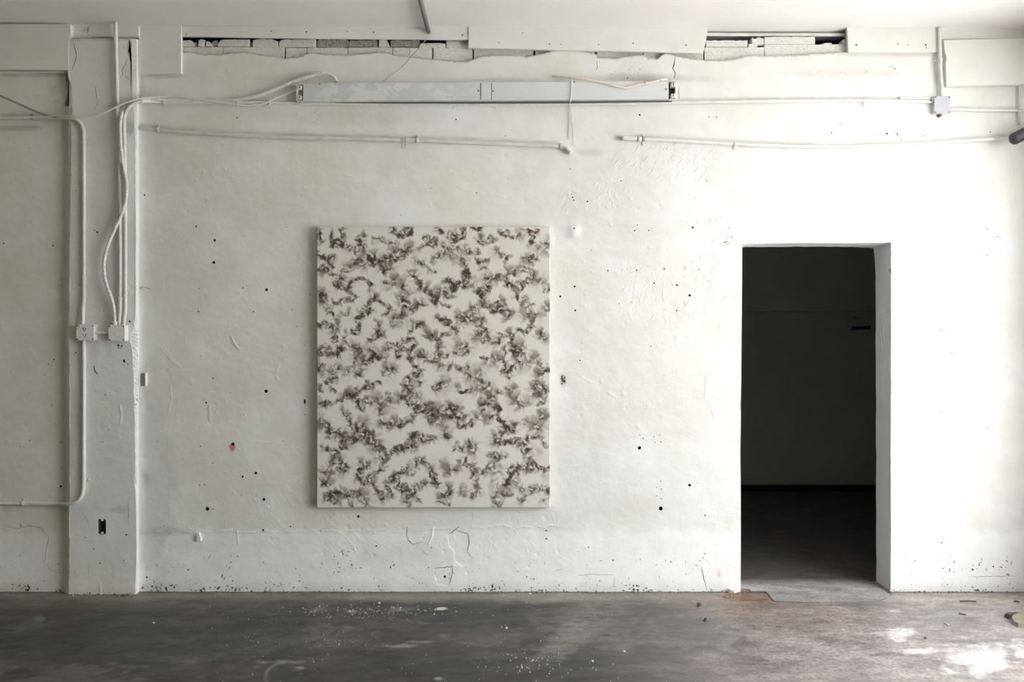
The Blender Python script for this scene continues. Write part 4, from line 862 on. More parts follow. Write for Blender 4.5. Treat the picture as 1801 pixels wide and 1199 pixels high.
# ---------------------------------------------------------------- fluorescent fixture
def fixture():
    M_FIX = NT('worn_fixture_enamel', .38, spec=.5); t = M_FIX
    co_ = t.coord((1, 1, 1.6)); n = t.noise(11, 5, .62, co_)
    sx = t.n('SeparateXYZ'); t.l(co_, sx.inputs[0])
    band = t.math('MULTIPLY', t.mapr(sx.outputs[0], -1.25, -1.0), t.mapr(sx.outputs[0], -.05, -.35))
    base = t.ramp(t.mapr(sx.outputs[0], -1.2, .9), [(0, (.56, .575, .58)), (1, (.66, .675, .685))])
    t.color(t.mix(t.math('MULTIPLY', t.mapr(n, .50, .53), band), base, (.68, .68, .675))); t.bump(t.noise(60, 3), .0003)
    M_FIX = t.m; M_LAMPH = mat_flat('lampholder_plastic', (.80, .795, .77), .4)
    Yf = -.062
    R = root('fluorescent_fixture', P(855, 162, 0), 'long grey-white fluorescent batten without tubes mounted high on the wall', 'light fixture')
    def A(o): return adopt(o, R)
    A(from_bm('housing', prism_bm([(533, 146), (700, 145.2), (900, 144), (1100, 142.8), (1176, 142.2), (1176, 174), (1000, 175.2), (800, 176.4), (533, 177.4)], Yf, -.004, bev=.002), M_FIX))
    A(from_bm('bottom_lip', prism_bm([(533, 170.8), (1176, 168.2), (1176, 169.4), (533, 172)], Yf-.0022, Yf+.004), M_FIX))
    A(from_bm('top_lip', prism_bm([(533, 146.2), (1176, 142.4), (1176, 143.4), (533, 147.4)], Yf-.0022, Yf+.004), M_FIX))
    A(from_bm('underside_shade', prism_bm([(540, 177.2), (800, 176.2), (1000, 175), (1182, 173.8), (1182, 178.6), (1000, 181), (860, 181.4), (700, 181.2), (600, 180), (540, 178.6)], -.034, -.005), mat_flat('underside_shade_dark', (.12, .115, .11), .7)))  # dark strip added for the shade below the housing
    c = A(from_bm('ballast_cover', pbox_bm(846, 146.5, 864, 174.6, Yf-.003, Yf+.004, .001), M_FIX))
    for x in (845.2, 864.6): A(from_bm('cover_seam', pbox_bm(x-.5, 145.4, x+.5, 175, Yf-.0008, Yf+.002, 0), M_DARK))
    for x, y in ((841.5, 159.7), (867, 160.2), (1171.5, 157), (562, 148), (1010, 144.5)):
        p = P(x, y, Yf); o = tube('screw', [(p.x, Yf-.004, p.z), (p.x, Yf+.003, p.z)], .0045, M_SCREW, sides=8, step=.004); A(o)
    # lamp-holder ends: plate, dark throat, two white tombstone sockets each
    for x0, x1, yt, yb, outer in ((521, 533, 147.4, 178, -1), (1176, 1190.5, 142.6, 174.6, 1)):
        A(from_bm('end_bracket', pbox_bm(x0+1, yt+.6, x1-1, yb-.6, -.030, -.004, .001), M_DARK if outer > 0 else M_FIX))
        ex = (x0, x0+2.2) if outer < 0 else (x1-2.8, x1)
        A(from_bm('end_plate', pbox_bm(ex[0], yt, ex[1], yb, -.058, -.003, .0008), M_LAMPH))
        for y0, y1 in ((yt+1.4, yt+10.5), (yb-11, yb-2)):
            hx = (x0+1.6, x1-2.5) if outer < 0 else (x0+4.5, x1-2.4)
            o = A(from_bm('lamp_holder', pbox_bm(hx[0], y0+1, hx[1], y1-1, -.066, -.012, .002, seg=2), M_LAMPH))
            s = from_bm('pin_slot', pbox_bm((hx[0]+hx[1])/2-.7, y0+2.2, (hx[0]+hx[1])/2+.7, y1-3, -.0675, -.064, 0), M_DARK); s.parent = o
        A(from_bm('end_lug', pbox_bm(x0+1, yt-.4, x1-1.4, yt+1.1, -.060, -.006, .0006), M_FIX))
        A(from_bm('end_lug', pbox_bm(x0+1, yb-1.1, x1-1.4, yb+.2, -.060, -.006, .0006), M_FIX))
fixture()

# ---------------------------------------------------------------- conduits and cables
def seg_path(rows): return [P(x, y, Y) for x, y, Y in rows]
def clamp(R, x, y, Y, r, axis, ear=-1):
    """pipe strap: band round the pipe and a screwed ear"""
    p = P(x, y, Y); d = Vector((1, 0, 0)) if axis == 'x' else Vector((0, 0, 1))
    o = tube('pipe_strap', [p-d*.007, p+d*.007], r*1.28, R['_m'] if '_m' in R else M_PIPE2, sides=12, step=.004); adopt(o, R)
    q = p+(Vector((0, 0, ear*r*2.2)) if axis == 'x' else Vector((ear*r*2.2, 0, 0)))
    e = from_bm('strap_ear', box_bm(q.x-.005, q.x+.005, Y+r*.5, Y+r, q.z-.0065, q.z+.0065, .001), M_PIPE2); adopt(e, R)
def conduit(name, label, rows, r, mat, cat='conduit', clamps=(), axis='x', **k):
    pts = seg_path(rows); R = root(name, pts[0], label, cat)
    adopt(tube('pipe', pts, r, mat, step=.02, sides=12, **k), R)
    for c in clamps: clamp(R, *c)
    return R
# upright conduit from box to ceiling
conduit('conduit', 'straight white conduit rising from the grey junction box to the ceiling on the pillar', [(203.4, 38.6, -.072), (205, 110, -.071), (206.8, 190, -.071), (210, 300, -.07), (211.6, 420, -.069), (211.6, 500, -.069), (211.4, 545, -.07), (210.4, 560, -.075), (210.2, 573, -.078)], .0105, M_PIPE, clamps=((211.5, 525, -.069, .0105, 'z', 1), (207.6, 207, -.071, .0105, 'z', -1)))
# second conduit bending off along the wall behind the light fixture
conduit('conduit', 'long white conduit bending off the pillar and running under the light fixture',
    [(217.6, 573, -.078), (218.6, 558, -.075), (220.4, 540, -.069), (220.6, 420, -.068), (220.2, 300, -.068), (218.4, 225, -.068), (219.4, 204, -.076), (226, 189, -.085), (238, 180.5, -.085), (252, 178.2, -.066), (275, 178.4, -.026), (300, 179.6, -.0135), (420, 180.6, -.0135), (520, 181.8, -.0135), (700, 183.6, -.0135), (880, 183.8, -.0135), (1050, 182.8, -.0135), (1190, 180.6, -.0135), (1330, 178.4, -.0135), (1500, 176.6, -.0135), (1610, 178.2, -.014), (1640, 178.6, -.016)], .0100, M_PIPE,
    clamps=((220.6, 515, -.068, .010, 'z', 1), (797, 182.3, -.010, .01, 'x', -1), (871, 182.3, -.010, .01, 'x', -1), (1520, 176.8, -.011, .01, 'x', -1), (288, 179, -.016, .01, 'x', -1)))
conduit('conduit', 'white conduit running in along the pillar side wall and down to the double outlet', [(-30, 206.4, -.012), (0, 206.6, -.012), (60, 207, -.013), (96, 207, -.022), (107, 207, -.042), (118, 207.4, -.06), (130, 208.6, -.064), (139, 213.2, -.066), (145, 223, -.064), (147.4, 240, -.062), (147.6, 330, -.061), (147.6, 440, -.061), (147.6, 515, -.061), (147, 532, -.063), (146, 546, -.068), (146, 572, -.07)], .0105, M_PIPE, clamps=((147.4, 250, -.062, .0105, 'z', 1), (147.6, 489, -.061, .0105, 'z', 1), (60, 207, -.013, .0105, 'x', 1)))
conduit('conduit', 'white conduit dropping from the double outlet and turning off near the floor', [(147, 596, -.07), (147.2, 612, -.064), (147.6, 640, -.061), (147.6, 760, -.061), (147.2, 840, -.061), (146.4, 862, -.062), (141.4, 876, -.062), (132, 883.6, -.063), (120, 886, -.058), (110, 886.2, -.042), (98, 886.3, -.018), (60, 885.6, -.012), (0, 885, -.012), (-30, 884.6, -.012)], .0105, M_PIPE, clamps=((147.6, 643, -.061, .0105, 'z', 1), (147.4, 843, -.061, .0105, 'z', 1), (40, 885.3, -.012, .0105, 'x', 1)))
R = conduit('conduit', 'sagging white pipe on the wall below the light fixture with an elbow at its end', [(245.4, 224.6, -.014), (278, 228, -.014), (340, 233.2, -.014), (420, 238.4, -.014), (500, 241.6, -.014), (640, 244.6, -.014), (740, 247.2, -.014), (860, 251.6, -.014), (986, 257, -.014)], .0118, M_PIPE2, cat='pipe', clamps=((278, 228, -.014, .0118, 'x', 1), (734, 247, -.014, .0118, 'x', 1)))
adopt(tube('elbow', seg_path([(984, 257, -.014), (992, 257.6, -.015), (997, 261, -.017), (1004.4, 269, -.02)]), .0158, M_PIPE2, step=.006, sides=12), R)
for x in (707, 712.5):
    adopt(tube('tie_wire', seg_path([(x, 240.5, -.02), (x+.2, 246, -.028), (x, 254, -.014), (x-1.2, 260.5, -.004)]), .0013, M_SCREW, step=.006, sides=6), R)
R = conduit('conduit', 'sagging white pipe on the wall above the doorway running to the dark grey pipe', [(1118, 244, -.014), (1160, 245.8, -.014), (1230, 249.6, -.014), (1300, 253.6, -.014), (1380, 256.8, -.014), (1460, 258, -.014), (1540, 256.4, -.014), (1620, 252, -.014), (1700, 247.4, -.014), (1790, 241.6, -.014), (1830, 239, -.014)], .0108, M_PIPE, cat='pipe', clamps=((1131, 244.6, -.014, .0125, 'x', 1), (1131, 244.6, -.014, .0125, 'x', -1), (1292, 253.2, -.014, .0108, 'x', -1)))
adopt(tube('coupling', seg_path([(1093, 242.8, -.015), (1106, 243.4, -.015), (1120, 244, -.015)]), .0128, M_PIPE, step=.01, sides=12), R)
adopt(tube('collar', seg_path([(1121, 244.1, -.015), (1128, 244.4, -.015)]), .0155, M_PIPE, step=.01, sides=12), R)
conduit('conduit', 'short upright white conduit from the ceiling down to the square box', [(1652, 49.5, -.03), (1653, 80, -.03), (1654, 125, -.03), (1656, 150, -.028), (1656.4, 170, -.024)], .0105, M_PIPE, clamps=((1653.4, 105, -.03, .0105, 'z', -1),))
conduit('conduit', 'short level white conduit leaving the square junction box under the deep white board', [(1669, 192.6, -.018), (1700, 193, -.013), (1790, 194.6, -.012), (1830, 195.2, -.012)], .0095, M_PIPE)
conduit('conduit', 'loose stub of white conduit resting just over the long conduit beside the square box', [(1581, 172.6, -.010), (1610, 173, -.011), (1634, 172.6, -.014)], .0068, M_PIPE)
conduit('conduit', 'thin grey upright conduit beneath the deep white board by the right edge of the photo', [(1793, 150, -.02), (1793, 185, -.02), (1793, 219, -.02)], .006, M_PIPE2)
# bundle of conduit on ceiling
conduit('conduit', 'grey ceiling conduit running out from the wall overhead', [], 0, M_PIPE2) if False else None
M_GREYPIPE = mat_flat('bare_grey_conduit', (.23, .225, .215), .5, .2)
R = root('conduit', (-.487, -.02, 3.272), 'grey conduit fixed to the ceiling, ending at the wall strip', 'conduit')
adopt(tube('pipe', [Vector((-.487, -.014, 3.274)), Vector((-.487, -.8, 3.277)), Vector((-.488, -2.5, 3.277)), Vector((-.489, -6, 3.277))], .0135, M_GREYPIPE, step=.1, sides=12), R)
for y in (-.9, -2.4): adopt(tube('pipe_strap', [Vector((-.487, y, 3.277)), Vector((-.487, y-.015, 3.277))], .0185, M_PIPE2, step=.01, sides=12), R)

def flex():
    path = seg_path([(593, 146, -.03), (592, 142.5, -.032), (588.5, 136.5, -.034), (583, 132.4, -.034), (575, 130, -.034), (566, 129.6, -.034), (556, 130.6, -.034), (536, 136.6, -.034), (510, 146, -.034), (480, 158.4, -.03), (450, 169, -.024), (425, 174.6, -.018), (400, 176.6, -.018), (350, 176.4, -.018), (300, 175.2, -.026), (268, 174.4, -.046), (246, 174.8, -.062), (232, 178.4, -.065), (221, 188, -.070), (214, 202, -.084), (211.6, 220, -.092), (212.4, 250, -.092), (215, 280, -.092), (218.6, 301, -.086), (222.4, 318, -.091), (222.8, 334, -.094), (221, 354, -.096), (214, 376, -.096), (203.4, 400, -.094), (191.6, 427, -.094), (185, 450, -.096), (182.8, 468, -.097), (184.4, 488, -.097), (189.4, 506, -.095), (196, 524, -.091), (200.6, 544, -.085), (202, 573, -.08)])
    R = root('armored_cable', P(202, 573, -.08), 'ribbed white flexible conduit snaking from the junction box up to the fixture', 'cable')
    adopt(link('sheath', tube_me('sheath', path, .0100, step=.0021, sides=10, rfun=lambda s: .0091+.0012*math.sin(2*math.pi*s/.0092)), M_PIPE), R)
    adopt(tube('connector', seg_path([(201.9, 565, -.081), (202, 573, -.08)]), .0155, M_PIPE2, step=.008, sides=12), R)
    adopt(tube('connector', seg_path([(592.6, 143, -.031), (593.2, 147, -.03)]), .0135, M_PIPE2, step=.006, sides=12), R)
flex()
R = root('cable', P(150, 207, -.07), 'smooth white cable looping across the pillar and drooping to the fixture end', 'cable')
adopt(tube('sheath', seg_path([(-30, 208, -.03), (0, 207.6, -.03), (40, 207, -.032), (80, 204.8, -.04), (105, 203.6, -.06), (122, 204.4, -.074), (138, 207, -.078), (156, 206, -.08), (178, 200.8, -.084), (205, 187.4, -.09), (222, 180.2, -.092), (240, 174.8, -.085), (256, 172.4, -.06), (285, 169.8, -.045), (310, 169, -.04), (350, 174.4, -.036), (390, 180.6, -.034), (420, 184.4, -.032), (442, 185.4, -.03), (462, 182.6, -.03), (490, 170.6, -.03), (510, 163, -.03), (524, 159, -.03)]), .0056, M_CABLE, step=.008, sides=8), R)
for x, y, Y in ((250, 175.5, -.075), (418, 181, -.03), (474, 180, -.014)):
    adopt(tube('cable_tie', seg_path([(x, y-6, Y-.01), (x+.8, y, Y-.012), (x+.3, y+6, Y-.008), (x+1.4, y+9, Y)]), .0022, M_CABLE, step=.005, sides=6), R)
R = root('cable', P(0, 168, -.3), 'dark grey cable slanting down to the pillar from the left edge of the photo', 'cable')
adopt(tube('sheath', seg_path([(-30, 154, -.11), (0, 168, -.1), (30, 181, -.08), (62, 195.4, -.055), (84, 203, -.042), (100, 205.6, -.034)]), .0062, mat_flat('grey_cable', (.30, .28, .26), .6), step=.01, sides=8), R)
R = root('cord', P(1000, 136, -.05), 'loose cream cord draped over the front of the light fixture', 'cord')
adopt(tube('sheath', seg_path([(972, 133.4, -.012), (985, 134.4, -.03), (1000, 136, -.05), (1030, 140, -.064), (1060, 145.4, -.0695), (1084, 151.6, -.071), (1098, 154.2, -.071), (1104, 153.8, -.071), (1120, 149.6, -.071), (1140, 145.6, -.0705), (1162, 140.4, -.066)]), .0064, mat_flat('cream_cord', (.80, .71, .60), .55), step=.008, sides=8), R)
adopt(tube('white_tip', seg_path([(1160, 140.8, -.0665), (1166, 139.8, -.065), (1173, 139.4, -.062)]), .0075, M_CABLE, step=.006, sides=8), R)
adopt(tube('cable_tie', seg_path([(1136, 142, -.066), (1136, 146.6, -.078), (1136.4, 149, -.07)]), .002, M_CABLE, step=.005, sides=6), R)
R = root('string', P(1003, 180, -.03), 'thin pale string tied round the light fixture and hanging below it', 'string')
adopt(tube('strand', seg_path([(1004, 133, -.01), (1005, 140.5, -.05), (1005.4, 143.5, -.068), (1005, 160, -.067), (1003.4, 174.8, -.067), (1003.2, 178, -.055)]), .0022, M_CABLE, step=.006, sides=6), R)
adopt(tube('strand', seg_path([(1003, 178, -.05), (1002.4, 184, -.023), (1002, 205, -.007), (1000.6, 230, -.004), (1000.2, 246, -.003)]), .0016, M_PIPE2, step=.01, sides=6), R)
adopt(tube('strand', seg_path([(1003.4, 184, -.022), (1005.6, 205, -.008), (1008.4, 228, -.006), (1010.6, 258, -.006)]), .0016, M_CABLE, step=.01, sides=6), R)
adopt(tube('knot', seg_path([(1005, 142, -.069), (1005.4, 146, -.070)]), .0042, M_CABLE, step=.004, sides=8), R)
adopt(tube('knot', seg_path([(1003.4, 174, -.068), (1003.3, 178, -.062)]), .0042, M_CABLE, step=.004, sides=8), R)
R = root('wire', P(755, 64, -.03), 'thin bare wire hanging slantwise from the ceiling conduit to the fixture', 'wire')
adopt(tube('strand', seg_path([(754, 63, -.03), (748, 71, -.034), (735, 87, -.03), (722, 99.6, -.026), (715, 109, -.028), (700, 123, -.03), (684, 135, -.035), (671, 146, -.04)]), .0021, mat_flat('dull_wire', (.42, .38, .34), .5), step=.01, sides=6), R)
tag(tube('wire_hook', seg_path([(718.6, 83.6, .004), (720.4, 84.6, -.008), (721, 88, -.012), (720, 93.6, -.008), (718.6, 96.6, .001)]), .0012, M_SCREW, step=.004, sides=6), 'tiny dark wire hook stuck in the brickwork beside the hanging wire', 'hook')
R = root('wire_hook', P(104, 165, -.01), 'thin white wire bent like a question mark on the wall beside the pillar top', 'hook')
adopt(tube('strand', seg_path([(95, 166, -.004), (95.4, 160, -.008), (98, 155.4, -.01), (103, 153.4, -.01), (108, 155, -.01), (111.4, 159, -.008), (113, 164, -.004)]), .0018, M_CABLE, step=.004, sides=6), R)
adopt(tube('strand', seg_path([(97.4, 175.4, -.003), (100, 174.8, -.005), (103.4, 175.2, -.003)]), .0018, M_CABLE, step=.004, sides=6), R)
tag(tube('wire_scrap', seg_path([(119.4, 142, -.02), (118.4, 156, -.012), (116, 172, -.008), (113, 184.6, -.003)]), .0018, M_PIPE2, step=.006, sides=6), 'pale wire scrap dangling in the dark slot beside the pillar top', 'wire')

# ---------------------------------------------------------------- electrical boxes
def ebox(label, front, Yf, Yb, cover_t=.004, lid=M_BOXW, body=M_BOXW, name='junction_box'):
    x0, y0, x1, y1 = front
    R = root(name, P((x0+x1)/2, y1, Yb), label, 'electrical box')
    adopt(from_bm('body', pbox_bm(x0+.4, y0+.4, x1-.4, y1-.4, Yf+cover_t, Yb, .0015), body), R)
    c = 2.6
    a = [(x0+c, y0), (x1-c, y0), (x1, y0+c), (x1, y1-c), (x1-c, y1), (x0+c, y1), (x0, y1-c), (x0, y0+c)]
    adopt(from_bm('cover_plate', prism_bm(a, Yf, Yf+cover_t, bev=.0008), lid), R)
    for x in (x0+2.2, x1-2.2):
        for y in (y0+2.2, y1-2.2):
            p = P(x, y, Yf); adopt(tube('screw', [(p.x, Yf-.002, p.z), (p.x, Yf+.006, p.z)], .0042, M_SCREW, sides=8, step=.004), R)
    return R
R = ebox('square white outlet box with two sockets mounted on the pillar conduit', (134.2, 570.4, 165.4, 598.4), -.098, -.046, name='outlet_box')
for yc in (578.4, 589.4):
    p = P(148.2, yc, -.098); bm = bmesh.new()
    s = adopt(tube('socket', [(p.x, -.0995, p.z), (p.x, -.094, p.z)], .0165, M_BOXW, sides=18, step=.004), R)
    for dx, dy, w, h in ((-1.9, -.6, .55, 1.5), (2, -.6, .55, 1.3), (.4, 2.6, .9, .9)):
        q = from_bm('slot', pbox_bm(148.2+dx-w, yc+dy-h, 148.2+dx+w, yc+dy+h, -.1003, -.098, 0), M_DARK)
        q.parent = s
R2 = ebox('white junction box with blank cover under three conduits at the pillar edge', (190.6, 571.6, 219.4, 599.6), -.100, -.046)
p = P(204.4, 586, -.1); adopt(tube('knockout', [(p.x, -.1015, p.z), (p.x, -.097, p.z)], .007, M_PIPE2, sides=14, step=.004), R2)
adopt(tube('cover_screw', [(p.x-.001, -.103, p.z-.007), (p.x-.001, -.098, p.z-.007)], .0042, M_PIPE, sides=10, step=.004), R2)
R3 = ebox('grey-lidded square junction box above the doorway where three conduits meet', (1643.4, 168.6, 1671.6, 199.8), -.036, .002, lid=M_BOXL)
for x, y in ((1636.6, 177), (1654, 203)):
    p = P(x, y, -.02); adopt(tube('knockout', [(p.x, -.026, p.z), (p.x, 0, p.z)], .0075, M_SCREW, sides=10, step=.01), R3)
R = root('conduit', P(178, 584.5, -.075), 'short horizontal nipple of conduit joining the two boxes on the pillar', 'conduit')
adopt(tube('pipe', seg_path([(164, 585, -.076), (178, 585.2, -.076), (191.4, 585.4, -.076)]), .0095, M_PIPE, step=.01, sides=12), R)
adopt(tube('locknut', seg_path([(165, 585, -.076), (168, 585, -.076)]), .0135, M_PIPE2, step=.006, sides=8), R)
# open switch box let into the pillar
def switch_box():
    a = P(172.6, 939.6, PY); b = P(186.4, 912.4, PY); th = .0025
    R = root('switch_box', ((a.x+b.x)/2, PY, a.z), 'empty dark recessed switch box low on the pillar', 'electrical box')
    m = mat_flat('old_steel_box', (.07, .068, .06), .7, .2)
    for x0, x1, z0, z1 in ((a.x, a.x+th, a.z, b.z), (b.x-th, b.x, a.z, b.z), (a.x+th, b.x-th, a.z, a.z+th), (a.x+th, b.x-th, b.z-th, b.z)): adopt(from_bm('side', box_bm(x0, x1, PY+.002, PY+.045, z0, z1), m), R)
    adopt(from_bm('back', box_bm(a.x+th, b.x-th, PY+.042, PY+.045, a.z+th, b.z-th), m), R)
    for y in (914.4, 937): adopt(from_bm('screw_ear', pbox_bm(177.6, y-1.7, 181.4, y+1.7, PY-.001, PY+.004, .0008), M_PIPE), R)
    adopt(from_bm('screw_ear', pbox_bm(178.4, 918, 180.2, 934, PY+.034, PY+.04, .0008), M_SCREW), R)
switch_box()
def bracket():
    R = root('bracket', P(250, 679, 0), 'small grey steel channel bracket on the wall at the pillar edge', 'bracket')
    m = mat_flat('channel_steel', (.34, .33, .315), .45, .3)
    adopt(from_bm('web', pbox_bm(243.5, 656, 255.6, 678.6, -.004, .003, .0005), m), R)
    for x in (243, 254.4): adopt(from_bm('flange', pbox_bm(x, 655.6, x+1.8, 678.8, -.022, .003, .0005), M_PIPE), R)
bracket()
tag(from_bm('wall_anchor', prism_bm([(345.6, 938), (348, 937.4), (351, 938.2), (351.4, 944), (353.4, 947.6), (353, 951.4), (346, 951.6), (345, 947), (346.4, 944)], -.014, .003, bev=.002), M_BOXW), 'small white painted anchor stub low on the wall beside the pillar', 'anchor')
R = root('nail', P(257, 510, 0), 'small nail with a white tag in the wall close to the pillar edge', 'nail')
adopt(tube('shank', seg_path([(245, 508, .003), (250, 504.6, -.014), (257, 505, -.024), (264, 509, -.02)]), .0014, M_SCREW, step=.006, sides=6), R)
adopt(from_bm('paper_tag', pbox_bm(253, 509, 261, 511.6, -.02, -.017, .0004), M_CABLE), R)

# ---------------------------------------------------------------- boards along the ceiling
def board(label, pts, Yf, Yb=.002, bev=.0015, name='wall_board', nails=()):
    R = root(name, P(sum(a for a, b in pts)/len(pts), max(b for a, b in pts), 0), label, 'board')
    adopt(from_bm('panel', prism_bm(pts, Yf, Yb, bev=bev), M_BOARD), R)
    for x, y, r in nails:
        p = P(x, y, Yf); adopt(tube('nail_head', [(p.x, Yf-.0015, p.z), (p.x, Yf+.004, p.z)], r*.0033, M_SCREW, sides=7, step=.004), R)
board('thick squarish white board hung beside the pillar top, its lower edge casting shade', [(243.6, 44), (318.6, 44), (318.4, 129), (300, 129.2), (262, 129.8), (244, 129.6)], -.020)
board('narrow white strip above the long dark gap with broken bricks', [(319.6, 46), (824, 47), (824, 69.6), (755, 69), (700, 68.6), (560, 67.6), (440, 65.6), (319.6, 63.8)], -.012, nails=((328, 60.5, 1.2), (477, 54.8, 1.3), (539, 56, 1.5), (611, 55.6, 1), (657, 57, 1.5), (813, 62, 1.5), (816, 60.5, 1)))
board('long white board over the light fixture between the two dark gaps', [(823.6, 44), (1245.6, 44), (1242, 72), (1236.4, 93.6), (1140, 90.6), (1000, 88), (900, 86), (824, 84.2)], -.018, nails=((877.6, 75, 1.1), (966.5, 77.6, 1.2), (986.6, 77.8, 1.1), (919, 58, .8), (1053, 78, 1.1), (1113.6, 76, 1.3), (1206.6, 79.6, 1.4), (823.5, 58, 1)))
board('white board above the doorway with dark nail holes along its bottom', [(1489.6, 44), (1655, 44), (1655, 91.6), (1620, 92), (1492, 92)], -.018, nails=((1506, 79, 1.9), (1579, 77, 1.2), (1597, 78.5, 1), (1628, 79, 1.8), (1629, 84, 1)))
board('deep white board above the square junction box, cut by the right edge of the photo', [(1659.6, 70.4), (1830, 66.4), (1830, 146.6), (1790, 148.4), (1720, 150.2), (1664.6, 151.4), (1663.4, 110), (1665.4, 104), (1664.6, 98), (1662, 92)], -.045)
board('thin pale strip tucked between the ceiling and the deep white board', [(1656, 44), (1830, 44), (1830, 67), (1656, 69.6)], -.010)
R = root('pipe', P(1360, 61, .04), 'dark-sided grey pipe running through the gap above the doorway bricks', 'pipe')
adopt(tube('run', seg_path([(1180, 60.2, .04), (1300, 60.8, .04), (1400, 61, .04), (1560, 61.6, .04)]), .0105, M_PIPE2, step=.05, sides=12), R)
R = root('pipe', P(1790, 243, -.1), 'charcoal rounded pipe end jutting in high up at the right edge of the photo', 'pipe')
mdk = mat_flat('charcoal_pipe', (.045, .045, .05), .5)
adopt(link('barrel', tube_me('barrel', seg_path([(1777.4, 246.4, -.13), (1778.2, 246, -.13), (1781, 245, -.13), (1787, 242.4, -.13), (1800, 236, -.13), (1836, 218, -.13)]), .034, step=.004, sides=16, rfun=lambda s: .034*math.sqrt(max(.02, 1-max(0, 1-s/.022)**2))), mdk), R)

# ---------------------------------------------------------------- store room tape
R = root('tape_strip', P(1515, 577, SY-.031), 'strip of blue tape on the dark storeroom wall seen through the doorway', 'tape')
bm = prism_bm([(1498, 574.2), (1531.6, 572.8), (1532, 578.8), (1498.2, 580.4)], SY-.0322, SY-.0302); adopt(from_bm('tape', bm, mat_flat('blue_tape', (.03, .06, .20), .6)), R)
tag(from_bm('tape_scrap', prism_bm([(1499, 558), (1504, 556.8), (1512, 557.6), (1518, 558.4), (1516, 560.4), (1508, 560.8), (1501, 560)], SY-.0322, SY-.0302), mat_flat('grubby_scrap', (.42, .41, .37), .7)), 'small dark scrap stuck above the blue tape in the storeroom', 'scrap')

# ---------------------------------------------------------------- debris on the floor
def G(px, py, z=0.0):
    d = (CH-z)*FPX/(py-599.5); return Vector(((px-900.5)*d/FPX, d-D, z))
def chunk(name, label, cat, pts, h, mat, group=None, z=0.0, jit=.25):
    """flat broken piece lying on the floor, outline in photo pixels"""
    w = [G(x, y, z) for x, y in pts]; bm = bmesh.new(); n = len(w)
    a = [bm.verts.new((v.x, v.y, z-.003)) for v in w]
    c = sum(w, Vector())/n
    b = [bm.verts.new((c.x+(v.x-c.x)*.9, c.y+(v.y-c.y)*.9, z+h*random.uniform(1-jit, 1+jit))) for v in w]
    bm.faces.new(a[::-1]); bm.faces.new(b)
    for i in range(n): bm.faces.new((a[i], a[(i+1) % n], b[(i+1) % n], b[i]))
    bmesh.ops.triangulate(bm, faces=[f for f in bm.faces if len(f.verts) > 4])
    return tag(from_bm(name, bm, mat), label, cat, group)
M_STONE = mat_paint('tan_stone', (.30, .265, .215), .85, .12, .002); M_CHIPW = mat_flat('paint_chip', (.78, .77, .74), .7)
M_CHIPD = mat_flat('dark_chip', (.06, .055, .05), .8); M_RUST = mat_paint('red_brown_mortar', (.24, .155, .12), .9, .2, .003); M_STICK = mat_flat('grey_stick', (.13, .115, .10), .8)
chunk('stone_slab', 'flat tan stone piece on the floor at the right edge of the photo', 'stone', [(1777, 1092), (1783, 1087), (1800, 1082), (1830, 1080), (1838, 1098), (1810, 1105), (1790, 1103), (1781, 1098)], .022, M_STONE)
chunk('stone', 'dark low piece standing in for the shadow behind the flat tan stone', 'stone', [(1766, 1084), (1772, 1081.4), (1785, 1080.8), (1798, 1080.6), (1790, 1084.4), (1774, 1088)], .016, mat_flat('stone_shadow_tone', (.09, .075, .065), .85))  # dark piece added as the shadow behind the slab
def stick(label, a, b, r, mat, name='stick'):
    p, q = G(*a), G(*b); p.z = q.z = r*.8
    tag(tube(name, [p, p.lerp(q, .5)+Vector((0, .002, .001)), q], r, mat, step=.01, sides=6), label, 'stick')
stick('dark thin stick parallel to the wall on the floor past the doorway', (1688, 1057.6), (1717, 1058), .004, M_STICK)
stick('short dark stick with a bend on the floor before the doorway wall', (1686, 1079.4), (1698.6, 1081.6), .0038, M_STICK)
stick('small dark twig on the floor between the wall and the tan stone', (1783, 1057.4), (1793, 1059), .004, M_STICK)
stick('tiny dark twig near the white floor stain before the doorway', (1625, 1122), (1630, 1123), .004, M_STICK)
stick('pale splinter on the floor between two dark sticks', (1661, 1096), (1669, 1099.6), .003, M_CHIPW)
stick('dark splinter poking out of the broken plaster at the doorway foot', (1281, 1026.5), (1291, 1031), .004, M_CHIPD)
chunk('mortar_lump', 'dark crumb of mortar on the floor in front of the doorway wall', 'debris', [(1226, 1063), (1230, 1061.6), (1233, 1064), (1230, 1066), (1227, 1066)], .012, M_CHIPD)
chunk('mortar_lump', 'black crumb nearest the grey floor patch before the doorway', 'debris', [(1238, 1090.4), (1242, 1089.4), (1243, 1091.6), (1240, 1092.6)], .012, M_CHIPD)
chunk('mortar_lump', 'reddish broken mortar lump at the foot of the doorway corner', 'debris', [(1272, 1049), (1282, 1044), (1296, 1042.4), (1304, 1041.6), (1303, 1048), (1290, 1050.6), (1284, 1049.4), (1278, 1051), (1270, 1050)], .006, M_RUST)
chunk('mortar_lump', 'pale orange brick crumb beside the reddish mortar lump', 'debris', [(1283, 1048.6), (1286, 1047.2), (1292, 1047.6), (1296, 1048.4), (1292, 1050), (1286, 1050.2)], .006, mat_flat('orange_crumb', (.42, .29, .20), .9))
chunk('plaster_lump', 'white broken plaster lump hanging at the doorway corner foot', 'debris', [(1280, 1041), (1288, 1039.4), (1299, 1039.8), (1302.5, 1041.5), (1298, 1043.6), (1292, 1044.8), (1285, 1043.6)], .02, M_CHIPW)
